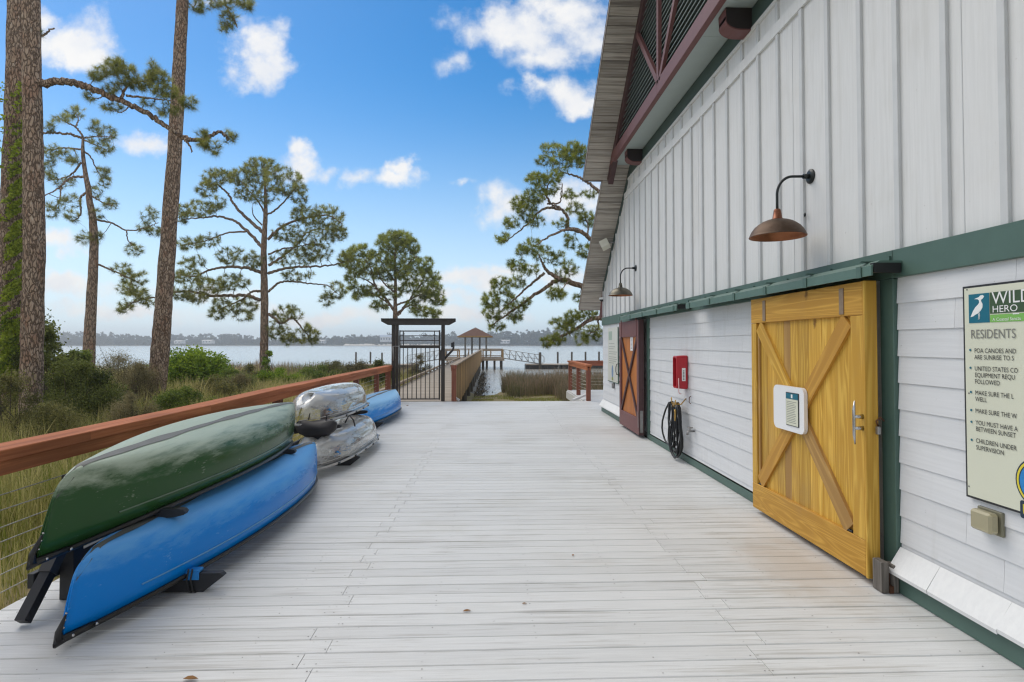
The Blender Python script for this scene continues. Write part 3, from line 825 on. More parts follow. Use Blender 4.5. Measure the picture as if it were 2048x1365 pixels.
# white board with the small notice on the yellow door
M['white_plastic'] = plain('white_plastic', (.80,.80,.80), .3, var=.03, bmp=.02)
M['cream'] = plain('cream_sign', (.66,.665,.53), .35, var=.04, scale=3, bmp=0)
M['cream2'] = plain('cream_board', (.62,.62,.55), .35, var=.06, scale=3, bmp=0)
M['ink'] = plain('black_ink', (.02,.02,.022), .5, bmp=0)
M['ink_grey'] = plain('grey_ink', (.20,.20,.18), .5, bmp=0)
M['teal'] = plain('teal_print', (.005,.135,.20), .35, bmp=0, var=.04)
M['dkgreen'] = plain('dark_green_print', (.045,.085,.035), .35, bmp=0, var=.05)
M['ltgreen'] = plain('light_green_print', (.20,.46,.095), .35, bmp=0, var=.05)
M['white_ink'] = plain('white_ink', (.82,.82,.80), .4, bmp=0, var=.02)
M['yellow_ink'] = plain('yellow_ink', (.72,.60,.04), .4, bmp=0, var=.03)
M['blue_ink'] = plain('blue_ink', (.02,.22,.55), .4, bmp=0, var=.2, scale=30)
M['navy'] = plain('navy_ink', (.012,.03,.06), .4, bmp=0)
nb = thing('notice_board', 'white rounded board with a small framed notice on the yellow door', 'notice board', (DX-.02, 4.80, 1.09))
bx = DX-.030
mb = MB(); plate(mb, 4.56, 5.06, .905, 1.285, bx, .030, .055)
mb.build('board', M['white_plastic'], nb)
mb = MB()
a, b = at(1573, 800, X=bx).y, at(1598, 800, X=bx).y
zt, zb = 1.235, .955
plate(mb, b, a, zb, zt, bx-.006, .0055, 0, 0); fr = mb.build('notice_frame', M['ink'], nb)
mb = MB(); plate(mb, b+.006, a-.006, zb+.006, zt-.055, bx-.0075, .001); mb.build('notice_sheet', M['cream'], fr)
mb = MB(); plate(mb, b+.006, a-.006, zt-.053, zt-.006, bx-.0075, .001, 0, 0); plate(mb, (a+b)/2-.012, (a+b)/2+.012, zt-.045, zt-.014, bx-.0085, .001, 0, 1); mb.build('notice_heading', [M['teal'], M['white_ink']], fr)
mb = MB(); z = zt-.075
while z > zb+.02:
    w = random.uniform(.75, .95); plate(mb, a-.018-(a-b-.036)*w, a-.018, z-.004, z, bx-.0082, .0006); z -= .0145
mb.build('notice_print', M['ink_grey'], fr)

# the big sign by the camera
SX = WX-.034
sg = thing('information_sign', 'large cream sign with a heron emblem and rules for residents, at the right edge', 'sign', (SX, 2.9, .75))
s_l = at(1927.5, 700, X=SX).y; s_r = s_l - .95; s_t = at(1927.5, 574, X=SX).z; s_b = at(1933, 993, X=SX).z
mb = MB(); plate(mb, s_r, s_l, s_b, s_t, SX, .012); mb.build('sign_frame', M['ink'], sg)
mb = MB(); plate(mb, s_r+.01, s_l-.012, s_b+.012, s_t-.012, SX-.0015, .001); mb.build('sign_panel', M['cream'], sg)
for (u, v) in ((1934, 580), (1938, 973), (1938, 787)):
    mb = MB(); p = at(u, v, X=SX-.002); mb.prism([(SX-.0035, p.y+.005*math.cos(k*.785), p.z+.005*math.sin(k*.785)) for k in range(8)], (.002, 0, 0)); mb.build('screw', M['ink_grey'], sg)
def sp(u, v, x): p = at(u, v, X=x); return p.y, p.z
XT = SX-.0035
def panel(u0, u1, v0, v1, x, m, name):
    ya, za = sp(u0, v0, x); yb, zb_ = sp(u0, v1, x); yc, _ = sp(u1, v0, x)
    mb = MB(); mb.box(x, x+.001, yc, ya, zb_, za); return mb.build(name, m, sg)
panel(1937, 1978, 590, 647, XT, M['teal'], 'emblem_panel')
_, zt1 = sp(1980, 581, XT); ya1, zb1 = sp(1980, 628, XT)
mb = MB(); mb.box(XT, XT+.001, s_r+.06, ya1, zb1, sp(1937, 590, XT)[1]); mb.build('name_panel', M['dkgreen'], sg)
zlow = sp(1937, 647, XT)[1]
mb = MB(); mb.box(XT, XT+.001, s_r+.06, ya1, zlow, zb1-.006); mb.build('tagline_panel', M['ltgreen'], sg)
hz = [(1445,338),(1472,326),(1480,317),(1492,314),(1502,321),(1494,334),(1484,342),(1486,352),(1493,366),(1492,385),(1482,404),(1466,418),(1450,428),(1438,437),(1425,440),(1430,428),(1440,404),(1452,384),(1466,370),(1474,358),(1472,344),(1464,338)]
mb = MB(); P = [sp(1440+x/2.844, 480+y/2.844, XT-.0012) for x, y in hz]
mb.prism([(XT-.0012, y, z) for y, z in P], (.001, 0, 0))
for q in (((1467,415),(1473,432),(1470,455)), ((1474,412),(1478,430),(1477,452))):
    mb.tube([(XT-.001, *sp(1440+x/2.844, 480+y/2.844, XT)) for x, y in q], .0014, 5)
mb.build('heron_emblem', M['white_ink'], sg)
def txt(mb, s, u, v, cap, squeeze=1.0, x=None, mi=0):
    """baseline start at pixel (u, v); cap height in metres"""
    x = XT-.0012 if x is None else x
    y, z = sp(u, v, x); text_mesh(mb, s, (x, y, z), cap/.70, (0,-1,0), (0,0,1), mi, squeeze=squeeze)
mb = MB(); txt(mb, 'WILD', 1983.5, 609, .066, .98); txt(mb, 'HERO', 1984, 625.5, .036, 1.12); y_, z_ = sp(2028, 626, XT); mb.box(XT-.0012, XT-.0002, y_-.03, y_+.006, z_-.008, z_-.003); mb.build('lettering', M['white_ink'], sg)
mb = MB(); txt(mb, 'A Coastal Sanctu', 1985, 642.5, .017, 1.0); mb.build('lettering', M['white_ink'], sg)
mb = MB(); txt(mb, 'RESIDENTS', 1941, 677.5, .050, .80); mb.build('heading', M['ink_grey'], sg)
mb = None
for s, u, v, dot in (('POA CANOES AND', 1948.5, 706, 1), ('ARE SUNRISE TO S', 1948.5, 719, 0), ('UNITED STATES CO', 1949, 741.5, 1), ('EQUIPMENT REQU', 1949.5, 754.5, 0), ('FOLLOWED', 1949.5, 767.5, 0),
                     ('MAKE SURE THE L', 1950, 790, 1), ('WELL', 1950.5, 802.5, 0), ('MAKE SURE THE W', 1950.5, 826, 1), ('YOU MUST HAVE A', 1951, 849.5, 1), ('BETWEEN SUNSET', 1951.5, 862, 0),
                     ('CHILDREN UNDER', 1951.5, 885.5, 1), ('SUPERVISION', 1952, 899, 0)):
    if dot:
        if mb: mb.build('rule_lettering', M['ink'], sg)
        mb = MB()
    txt(mb, s, u, v, .0255, .81)
    if dot:
        bl = MB(); y, z = sp(u-8, v-5.5, XT); bl.prism([(XT-.0012, y+.0065*math.cos(k*.6283), z+.0065*math.sin(k*.6283)) for k in range(10)], (.001, 0, 0)); bl.build('bullet', M['teal'], sg)
mb.build('rule_lettering', M['ink'], sg)
ey, ez = sp(2031, 958, XT)[0] - .128, sp(2031, 958, XT)[1]
for r, m, x, n in ((.128, 'navy', XT, 'emblem_ring'), (.120, 'yellow_ink', XT-.0012, 'emblem_ring'), (.108, 'navy', XT-.0024, 'emblem_ring'), (.101, 'blue_ink', XT-.0036, 'emblem_disc')):
    mb = MB(); mb.prism([(x, ey+r*math.cos(k*.1745), ez+r*math.sin(k*.1745)) for k in range(36)], (.001, 0, 0)); mb.build(n, M[m], sg)
mb = MB()
for k in range(12):
    a = math.pi*(.45 + .09*k); mb.add([(XT-.0046, ey+.03*math.cos(a), ez+.03*math.sin(a)), (XT-.0046, ey+.10*math.cos(a-.02), ez+.10*math.sin(a-.02)), (XT-.0046, ey+.10*math.cos(a+.02), ez+.10*math.sin(a+.02))], [(0,1,2)])
mb.build('emblem_rays', M['navy'], sg)
mb = MB(); plate(mb, ey-.10, ey+.10, ez-.19, ez-.10, XT-.0048, .001, .012); mb.build('emblem_tab', M['navy'], sg)
mb = MB(); text_mesh(mb, 'U', (XT-.006, ey+.088, ez-.175), .085, (0,-1,0), (0,0,1), squeeze=.9); mb.build('lettering', M['yellow_ink'], sg)

# narrow cream sign at the far corner, note on the cedar door, small meter box
fs = thing('notice_sign', 'tall narrow cream sign of printed lines at the far corner of the boathouse', 'sign', (WX-.03, 12.7, .8))
mb = MB(); plate(mb, 12.18, 13.22, .80, 2.01, WX-.036, .015); mb.build('sign_panel', M['cream2'], fs)
mb = MB(); plate(mb, 12.165, 12.18, .795, 2.015, WX-.038, .018); plate(mb, 12.18, 13.235, .785, .80, WX-.038, .018); mb.build('sign_edge', M['green'], fs)
mb = MB(); plate(mb, 12.75, 13.12, 1.73, 1.93, WX-.0372, .001); mb.build('emblem_panel', plain('faded_green', (.36,.44,.36), .5, bmp=0), fs)
mb = MB(); z = 1.66
while z > 1.17:
    plate(mb, 13.1-.9*random.uniform(.5,1), 13.1, z-.016, z, WX-.0372, .001); z -= random.choice((.045, .07))
mb.build('sign_print', plain('faded_ink', (.40,.41,.37), .5, bmp=0), fs)
mb = MB(); mb.prism([(WX-.0372, 12.72+.09*math.cos(t), 1.02+.15*math.sin(t)) for t in np.linspace(0, 6.1, 16)], (.001, 0, 0)); mb.build('emblem_disc', plain('faded_blue', (.16,.25,.38), .5, bmp=0), fs)
mb = MB(); plate(mb, 12.65, 12.79, .83, .90, WX-.0382, .001); mb.build('emblem_tab', plain('olive_print', (.22,.26,.06), .5, bmp=0), fs)
mb = MB(); mb.cbox(WX-.06, WX-.018, 12.58, 12.70, .655, .775, .006); tag(mb.build('meter_box', M['steel']), 'small grey box on the siding under the narrow cream sign', 'meter box')
dn = thing('door_note', 'white paper strip pinned to the orange cedar door', 'notice', (DX, 10.49, 1.66))
mb = MB(); plate(mb, 10.40, 10.585, 1.52, 1.815, DX+.026, .004); mb.build('sheet', M['white_plastic'], dn)
mb = MB()
for k in range(9): plate(mb, 10.43, 10.555, 1.75-.024*k, 1.758-.024*k, DX+.0252, .0006)
mb.build('print', M['ink_grey'], dn)

# extinguisher cabinet
M['red'] = plain('red_plastic', (.42,.012,.022), .35, var=.15, scale=5, bmp=.03)
M['red_in'] = plain('dark_red_plastic', (.16,.008,.012), .5, var=.2)
xc = thing('extinguisher_cabinet', 'red extinguisher cabinet on the white siding between the two doors', 'cabinet', (WX, 7.94, 1.02))
mb = MB(); y0, y1, z0, z1 = 7.855, 8.05, 1.015, 1.485
def ring(x, i): return [(x, y, z) for y, z in rrect(y0+i, y1-i, z0+i, z1-i, .03, 4)]
rings = [ring(WX-.02, 0), ring(WX-.05, 0), ring(WX-.165, .010), ring(WX-.172, .018), ring(WX-.172, .030), ring(WX-.11, .034)]
n = len(rings[0]); V = [p for r_ in rings for p in r_]
mb.add(V, [(i*n+k, i*n+(k+1)%n, (i+1)*n+(k+1)%n, (i+1)*n+k) for i in range(5) for k in range(n)]); mb.build('case', M['red'], xc)
mb = MB(); mb.add(rings[-1], [tuple(range(n))]); mb.build('back', M['red_in'], xc)
mb = MB(); mb.box(WX-.10, WX-.05, y0-.0012, y0+.002, 1.13, 1.31); lb = mb.build('label', M['white_ink'], xc)
mb = MB()
for k in range(7): mb.box(WX-.088, WX-.066, y0-.002, y0-.0013, 1.145+.02*k, 1.158+.02*k)
mb.build('print', M['ink_grey'], lb)
mb = MB(); mb.tube([(WX-.15, y0-.004, 1.17), (WX-.15, y0-.012, 1.05), (WX-.152, y0-.014, .98), (WX-.14, y0-.02, .955), (WX-.12, y0-.02, .955)], .007, 8); mb.build('breaker_bar', plain('pink_plastic', (.72,.42,.42), .4), xc)

# garden hose on its hanger, tap beside it
M['hose'] = plain('hose_rubber', (.008,.009,.010), .38, var=.3)
M['brass'] = plain('brass', (.52,.32,.09), .3, .9, var=.2)
hs_ = thing('garden_hose', 'coiled black garden hose hanging low on the white siding', 'hose', (WX-.05, 8.05, 0))
hx = WX-.10; hy, hzz = 8.06, .80
mb = MB(); r_ = random.Random(5); pts = []
specs = [(8.06,.36,.72),(8.02,.30,.60),(7.98,.26,.70),(8.10,.34,.50),(7.96,.20,.66),(8.12,.30,.62),(7.94,.26,.74),(8.0,.22,.76),(8.2,.42,.64)]
for k, (cy, ww, hh) in enumerate(specs):
    for i in range(20):
        a = 2*math.pi*i/20
        zt_ = hzz + r_.uniform(-.015, .015)
        zz = zt_ - hh/2 + hh/2*math.cos(a); s_ = math.sin(a)
        wob = .55 + .45*(1-math.cos(a))/2
        y = cy + .02 + ww/2*s_*wob*1.75 + .02*math.sin(3*a + k)
        pts.append((hx - .012*k*.6 + .014*math.sin(2*a+k) - .02*(1-math.cos(a))/2, y, max(zz, .018)))
mb.tube(pts, .0135, 8)
small = [(hx-.08 + .01*math.sin(t), 8.12 + .11*math.sin(t), .66 + .15*math.cos(t)) for t in np.linspace(0, 5.6, 18)]
mb.tube(small, .0135, 8)
mb.build('hose', M['hose'], hs_)
mb = MB()
mb.tube([(WX-.02, 7.93, .88), (WX-.09, 7.93, .80), (WX-.16, 7.95, .80), (WX-.165, 7.95, .86)], .009, 8); mb.tube([(WX-.09, 8.12, .80), (WX-.16, 8.12, .80), (WX-.165, 8.13, .88)], .009, 8)
mb.cbox(WX-.165, WX-.10, 7.97, 8.10, .755, .815, .006); mb.build('hanger', M['brass'], hs_)
mb = MB(); mb.lathe([(.0, .73), (.014, .73), (.017, .70), (.013, .66), (.018, .64), (.012, .60), (.010, .57), (.0, .57)], (hx-.085, 7.90, 0), 12); mb.build('nozzle', M['brass'], hs_)
tp = thing('outdoor_tap', 'grey metal tap on the siding at the right of the hose', 'tap', (WX, 7.62, .45))
mb = MB(); mb.tube([(WX-.015, 7.62, .47), (WX-.09, 7.62, .47), (WX-.11, 7.62, .455), (WX-.115, 7.62, .42)], [.014,.016,.014,.016], 10); mb.tube([(WX-.075, 7.62, .47), (WX-.075, 7.62, .52)], .008, 8); mb.build('spout', M['steel'], tp)
mb = MB(); mb.tube([(WX-.075+.034*math.cos(t), 7.62+.034*math.sin(t), .522) for t in np.linspace(0, 6.283, 17)], .006, 6); mb.tube([(WX-.109, 7.62, .522), (WX-.041, 7.62, .522)], .005, 6); mb.build('wheel_handle', M['steel'], tp)
mb = MB(); mb.tube([(WX-.022, 7.72, .93), (WX-.045, 7.72, .92), (WX-.05, 7.72, .85), (WX-.03, 7.72, .83)], .006, 6); tag(mb.build('wall_hook', M['rust']), 'small rusty hook on the siding above the coiled hose', 'hook')

# weather cover, floodlight, camera, corner guard
wc = thing('socket_cover', 'yellowed clear weather cover over a socket under the large cream sign', 'socket cover', (WX, 3.05, .62)); wy = at(1938, 1040, X=WX-.085).y - 3.175
m_, nt, b = newmat('yellowed_plastic'); b.inputs['Base Color'].default_value = (.52,.47,.30,1); b.inputs['Roughness'].default_value = .25; b.inputs['Transmission Weight'].default_value = .35
mb = MB(); mb.cbox(WX-.085, WX-.03, 3.04+wy, 3.175+wy, .625, .735, .012); mb.build('cover', m_, wc)
mb = MB(); mb.cbox(WX-.029, WX-.008, 3.03+wy, 3.185+wy, .615, .745, .004); mb.build('back_box', plain('olive_plastic', (.19,.18,.12), .5), wc)
fl = thing('floodlight', 'cream box floodlight high under the gable soffit', 'floodlight', (WX-.03, 12.6, 3.85))
c = at(1211.5, 490, Y=12.55); mb = MB()
mb.bar(c + Vector((-.10,.02,-.035)), c + Vector((.06,-.02,.045)), .19, .17, up=(0,.3,1)); mb.build('housing', plain('cream_plastic', (.62,.60,.50), .5), fl)
mb = MB(); mb.tube([c + Vector((.06,-.02,.05)), (WX-.02, 12.5, c.z+.04)], .016, 8); mb.build('bracket', M['steel'], fl)
sc_ = thing('security_camera', 'small white dome camera on the far corner of the boathouse', 'camera', (WX-.04, 13.9, 2.72))
mb = MB(); p = Vector((WX-.055, 13.85, 2.74)); mb.tube([p + Vector((.05,0,.0)), p], .05, 14); mb.lathe([(0,.04),(.05,.04),(.065,.02),(.065,-.01)], p, 18); mb.build('body', M['white_plastic'], sc_)
mb = MB(); mb.ball(p + Vector((0,0,-.012)), .055, 10, (1,1,.9)); mb.build('dome', M['ink'], sc_)
cg = thing('corner_guard', 'weathered timber block with a rusty bracket at the foot of the green door post', 'corner guard', (2.63, 3.72, 0))
M['grey_wood'] = wood('grey_timber', (.07,.06,.05), (.20,.18,.16), 'z', 60, .85, .2, bmp=.5)
mb = MB(); mb.cbox(2.575, 2.625, 3.705, 3.80, .004, .205, .004); mb.build('block', M['grey_wood'], cg)
mb = MB(); mb.cbox(2.652, 2.690, 3.70, 3.79, .004, .185, .004); mb.build('block', M['grey_wood'], cg)
mb = MB(); mb.box(2.6255, 2.6515, 3.74, 3.80, .004, .15); mb.box(2.626, 2.6515, 3.70, 3.739, .004, .05); mb.build('bracket', M['rust'], cg)

# ------------------------------------------------------------------ railings, gate
M['redwood'] = wood('redwood_stain', (.35,.115,.052), (.50,.19,.092), 'y', 26, .75, .14, streak=(.18,.065,.035), streak_amt=.5, bmp=.3, spec=.12)
M['redpost'] = wood('redwood_post', (.17,.058,.036), (.27,.10,.062), 'z', 30, .65, .14, bmp=.3)
M['redwood_x'] = wood('redwood_rail', (.22,.07,.040), (.34,.12,.072), 'x', 26, .6, .14, bmp=.3)
M['cable'] = plain('steel_cable', (.52,.49,.42), .35, .5, var=.1, bmp=0)
RX = -2.86
rl = thing('cable_railing', 'long red stained timber railing with steel cables along the left of the deck', 'railing', (RX, 8, 0))
def wob(y): return .018*math.sin(y*.55) + (.02 if 9.5 < y < 12.5 else 0)
def rail_run(mb, x0, x1, z0, z1, cuts, c=.004):
    for a, b in zip(cuts[:-1], cuts[1:]):
        V = []
        for y in (a+.001, b-.001):
            dx = wob(y)*.6; dz = wob(y+3)*.4
            V += [(x0+dx, y, z0+dz), (x1+dx, y, z0+dz), (x1+dx, y, z1+dz-c), (x1+dx-c, y, z1+dz), (x0+dx+c, y, z1+dz), (x0+dx, y, z1+dz-c)]
        mb.add(V, [tuple(range(6))[::-1], tuple(range(6, 12))] + [(i, (i+1)%6, 6+(i+1)%6, 6+i) for i in range(6)])
mb = MB(); rail_run(mb, RX-.20, RX+.022, .972, 1.036, (-.8, 1.7, 4.15, 5.9, 7.75, 9.6, 11.6, 14.1, RAIL_END+.06)); mb.build('cap_rail', M['redwood'], rl)
mb = MB(); rail_run(mb, RX-.03, RX+.010, .885, .968, (-.8, 2.2, 5.0, 8.3, 10.9, 13.4, RAIL_END+.02)); mb.build('apron_rail', M['redwood'], rl); mb = MB(); rail_run(mb, RX-.19, RX-.15, .885, .968, (-.8, 2.2, 5.0, 8.3, 10.9, 13.4, RAIL_END+.02)); mb.build('apron_rail', M['redwood'], rl)
for y in (.6, 5.95, 8.0, 10.3, 12.56, 14.8):
    mb = MB(); mb.cbox(RX-.145, RX-.035, y-.055, y+.055, -.25, .968, .004); mb.build('post', M['redpost'], rl)
mb = MB(); mb.cbox(RX-.145, RX-.035, 16.27, RAIL_END+.02, -.25, .968, .004); mb.build('post', M['redpost'], rl)
for k in range(7):
    z = .745 - .098*k; mb = MB(); pts = []
    for y in np.linspace(-.8, RAIL_END, 36): pts.append((RX-.09 + .002*math.sin(y*3+k), y, z + .008*math.sin(y*1.5+k)*math.sin(y*.4+2*k)))
    mb.tube(pts, .0034, 6); mb.build('cable', M['cable'], rl)
er = at(783, 735, Y=RAIL_END).x
mb = MB(); mb.cbox(RX+.024, er-.01, 16.25, RAIL_END+.05, .955, 1.03, .004); mb.cbox(RX+.024, er-.01, 16.30, RAIL_END-.02, .885, .953, .004); mb.build('return_rail', M['redwood_x'], rl)
mb = MB(); mb.cbox(er-.125, er-.012, 16.28, RAIL_END-.025, .004, .884, .004); mb.build('post', M['redpost'], rl)

M['bronze'] = plain('bronze_paint', (.040,.033,.027), .5, .2, var=.2)
gt = thing('garden_gate', 'dark bronze picket gate under a flat crossbeam at the far end of the deck', 'gate', (at(837, 803, Y=RAIL_END).x, RAIL_END, 0))
GY = RAIL_END + .10
def gx(u): return at(u, 730, Y=GY).x
def gzv(v): return at(837, v, Y=GY).z
for u0, u1, z1 in ((783.5, 790.2, 2.27), (791.6, 797.0, 2.27), (882.5, 889.6, 2.27)):
    mb = MB(); mb.cbox(gx(u0), gx(u1), GY-.05, GY+.05, .003, z1, .004); mb.build('gate_post', M['bronze'], gt)
mb = MB()
for (ya, yb) in ((GY-.10, GY-.052), (GY+.052, GY+.10)):
    mb.prism([(gx(776), ya, gzv(650.5)), (gx(763), ya, gzv(643.5)), (gx(763), ya, gzv(640)), (gx(911), ya, gzv(640)), (gx(911), ya, gzv(643.5)), (gx(898), ya, gzv(650.5))], (0, yb-ya, 0))
mb.box(gx(763), gx(911), GY-.13, GY+.13, gzv(640)+.002, gzv(640)+.035)
mb.build('crossbeam', M['bronze'], gt)
mb = MB(); a, b = gx(798.5), gx(880.5)
for v0, v1 in ((661.5, 663.8), (671.3, 672.8), (680.8, 682.3), (691, 696.8), (797.2, 799.6)): mb.box(a+.03, b-.03, GY-.02, GY+.02, gzv(v1), gzv(v0))
mb.cbox(a, a+.03, GY-.025, GY+.025, gzv(800), gzv(661), .003); mb.cbox(b-.042, b, GY-.025, GY+.025, gzv(800), gzv(661), .003)
mb.box(gx(806), gx(807.6), GY-.01, GY+.01, gzv(691), gzv(663.8)); mb.box(gx(868), gx(869.6), GY-.01, GY+.01, gzv(691), gzv(663.8))
lf = mb.build('gate_leaf', M['bronze'], gt)
for k in range(8):
    u = 806.5 + 8.85*k; mb = MB(); mb.box(gx(u)-.011, gx(u)+.011, GY-.011, GY+.011, gzv(797.2), gzv(696.8)); mb.build('picket', M['bronze'], lf)
mb = MB(); mb.cbox(gx(879.5), gx(889), GY-.10, GY-.052, gzv(720), gzv(701.5), .006); mb.build('lock_box', M['bronze'], gt)
mb = MB(); mb.tube([(gx(787), GY-.06, gzv(693)), (gx(787), GY-.06, gzv(722))], .018, 10); mb.tube([(gx(787), GY-.06, gzv(693)), (gx(798), GY-.06, gzv(693))], .012, 8); mb.build('gate_closer', M['steel'], gt)
kp = thing('keypad_stand', 'small dark keypad on a bent arm at the right of the gate', 'keypad', (gx(893), GY+.2, 1.2))
mb = MB(); mb.tube([at(889, 718, Y=GY+.05), at(905, 701, Y=GY+.3), at(907, 696, Y=GY+.32), at(907, 684, Y=GY+.32)], [.035,.035,.03,.03], 8); mb.build('arm', M['bronze'], kp)
mb = MB(); p = at(905.5, 689, Y=GY+.25); mb.cbox(p.x-.045, p.x+.035, p.y-.05, p.y+.03, p.z-.09, p.z+.05, .008); mb.build('keypad', M['ink'], kp)

# railing round the head of the side steps
HX = 2.80
sr = thing('stair_railing', 'short red timber railing with steel cables beside the far steps', 'railing', (HX, 18, 0))
mb = MB()
for y in (16.42, 18.3, 20.20): 
    mb2 = MB(); mb2.cbox(HX-.06, HX+.06, y-.06, y+.06, -.25, .955, .004); mb2.build('post', M['redpost'], sr)
mb.cbox(HX-.09, HX+.09, 16.30, 20.32, .99, 1.05, .004); mb.cbox(HX-.065, HX-.025, 16.34, 20.2, .88, .988, .004); mb.cbox(HX+.025, HX+.065, 16.34, 20.2, .88, .988, .004); mb.build('cap_rail', M['redwood'], sr)
for x in (5.3, 7.8):
    mb2 = MB(); mb2.cbox(x-.06, x+.06, 20.14, 20.26, -.25, .955, .004); mb2.build('post', M['redpost'], sr)
mb = MB(); mb.cbox(HX+.092, 8.1, 20.11, 20.29, .99, 1.05, .004); mb.cbox(HX+.092, 8.1, 20.13, 20.17, .87, .988, .004); mb.build('back_rail', M['redwood_x'], sr)
for k in range(6):
    z = .77 - .115*k; mb = MB(); mb.tube([(HX, 16.4, z), (HX, 18.3, z-.01), (HX, 20.2, z)], .004, 6); mb.build('cable', M['cable'], sr)
    mb = MB(); mb.tube([(HX, 20.2, z), (5.3, 20.2, z-.01), (8, 20.2, z)], .004, 6); mb.build('cable', M['cable'], sr)
M['greyboard'] = M['deck']
for nm, a, b, lbl in (('stair_kerb', at(902, 791, Y=16.5), at(919, 805, Y=16.5), 'sloping grey board at the left head of the far steps'), ('stair_kerb', at(1176, 788, Y=16.9), at(1146, 805, Y=16.5), 'sloping grey board at the right head of the far steps')):
    a.z = max(a.z, .14); b.z = .02
    mb = MB(); mb.bar(a, b, .10, .05); tag(mb.build(nm, M['deck']), lbl, 'kerb board', 'kerb boards of the far steps')
st = MB()
for k in range(4):
    st.cbox(-1.0, 2.6, RAIL_END+.06+.28*k, RAIL_END+.33+.28*k, -.20-.16*k, -.16-.16*k, .004)
tag(st.build('deck_steps', M['deck']), 'grey board steps going down from the far edge of the deck to the grass', 'steps')

# ------------------------------------------------------------------ boats and their rack
M['rackblack'] = plain('black_timber', (.016,.017,.021), .55, var=.25, scale=10)
rk = thing('boat_rack', 'black timber rack holding the canoes and kayaks along the railing', 'boat rack', (-2.75, 7, 0))
RKX = -2.72
for i, y in enumerate((4.02, 6.15, 7.95, 9.6, 11.3)):
    n_ = y
    mb = MB(); mb.cbox(RKX-.055, RKX+.035, y-.22, y-.13, .003, .80 if i < 4 else .4, .004); mb.build('rack_post', M['rackblack'], rk)
    mb = MB(); xe = -1.78 if i in (0, 2) else -2.1
    prof = [(RKX-.05, .004), (xe-.13, .004), (xe, .105), (xe-.02, .125), (RKX-.05, .125)]
    mb.prism([(x, y-.128, z) for x, z in prof], (0, .05, 0)); mb.build('lower_arm', M['rackblack'], rk)
    if i < 4:
        mb = MB(); prof = [(RKX-.05, .42), (-2.09, .50), (-2.045, .512), (-2.035, .53), (-2.05, .548), (-2.09, .552), (RKX-.05, .54)]
        mb.prism([(x, y-.128, z) for x, z in prof], (0, .05, 0)); mb.build('upper_arm', M['rackblack'], rk)
mb = MB(); mb.bar((RKX-.01, 3.46, .03), (RKX-.01, 3.88, .50), .060, .062, up=(0,-1,1)); mb.build('rack_brace', M['rackblack'], rk)
mb = MB(); mb.bar((RKX-.01, 3.64, .24), (RKX-.01, 3.82, .46), .070, .070, up=(0,-1,1)); mb.build('brace_sleeve', plain('dark_grey_timber', (.05,.05,.052), .6), rk)
mb = MB(); mb.cbox(RKX-.10, RKX-.058, 3.6, 11.5, .16, .25, .004); mb.build('rack_rail', M['rackblack'], rk)
bs = thing('blue_strap', 'blue webbing pad strapped round the rack arm under the blue canoe', 'strap', (-1.98, 3.92, .1))
mb = MB(); mb.cbox(-2.14, -1.935, 3.885, 3.95, .127, .150, .006); mb.cbox(-2.14, -1.935, 3.880, 3.8885, .085, .135, .003); mb.build('pad', plain('blue_webbing', (.01,.20,.55), .6, bmp=.4), bs)
mb = MB()
for x in (-2.0, -1.975): mb.tube([(x, 3.878, .16), (x-.01, 3.872, .09), (x+.005, 3.878, .012), (x+.02, 3.89, .004)], .006, 6)
mb.build('cord', M['ink'], bs)

def gel(name, col, pale, rough=.24, wear_sheen=.5, freq=3.0):
    """moulded hull: scratched and scuffed along its length, sky sheen painted in towards the keel"""
    m, nt, b = newmat(name); v = coords(nt, (6, .8, 6)); v2 = coords(nt); v3 = coords(nt, (120, 3.5, 90)); v4 = coords(nt, (60, 12, 90), (.35, .1, .15))
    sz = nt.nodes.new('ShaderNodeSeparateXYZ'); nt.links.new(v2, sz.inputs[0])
    w = smooth(nt, mth(nt, 'ADD', mth(nt, 'MULTIPLY', noise(nt, v, freq, 6, .65), .6), mth(nt, 'MULTIPLY', sz.outputs[2], 1.9)), .52, .88)  # paler towards the keel: scuffs, with the sky's sheen painted in
    scr = smooth(nt, mth(nt, 'MULTIPLY', noise(nt, v3, 1.0, 4, .6), noise(nt, v2, 5, 2)), .385, .46)
    scr2 = smooth(nt, mth(nt, 'MULTIPLY', noise(nt, v4, 1.0, 3, .6), noise(nt, v2, 6, 2)), .40, .47)
    scr = mth(nt, 'MAXIMUM', scr, scr2)
    c = mixc(nt, mth(nt, 'MULTIPLY', w, wear_sheen), col, pale)
    c = mixc(nt, mth(nt, 'MULTIPLY', scr, .32), c, pale)
    nt.links.new(c, b.inputs['Base Color'])
    nt.links.new(mth(nt, 'ADD', rough, mth(nt, 'MULTIPLY', w, .15)), b.inputs['Roughness'])
    b.inputs['Specular IOR Level'].default_value = .20; b.inputs['Coat Weight'].default_value = .04; b.inputs['Coat Roughness'].default_value = .12
    bump(nt, b, noise(nt, v2, 5, 4), .12, .02)
    return m
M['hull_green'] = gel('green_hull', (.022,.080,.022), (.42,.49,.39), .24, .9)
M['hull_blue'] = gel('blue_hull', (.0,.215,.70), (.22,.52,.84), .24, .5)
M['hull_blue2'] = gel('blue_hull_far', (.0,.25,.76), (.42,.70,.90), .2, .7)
M['keel'] = plain('keel_wear', (.10,.105,.10), .6, var=.35, scale=8)
M['gunwale'] = plain('black_vinyl', (.012,.012,.013), .32, var=.2)
M['rib_green'] = plain('green_ridge', (.10,.16,.10), .22, var=.1); M['rib_blue'] = plain('blue_ridge', (.08,.30,.60), .2, var=.1)  # lighter than the hulls: the ridge highlight is put into the colour

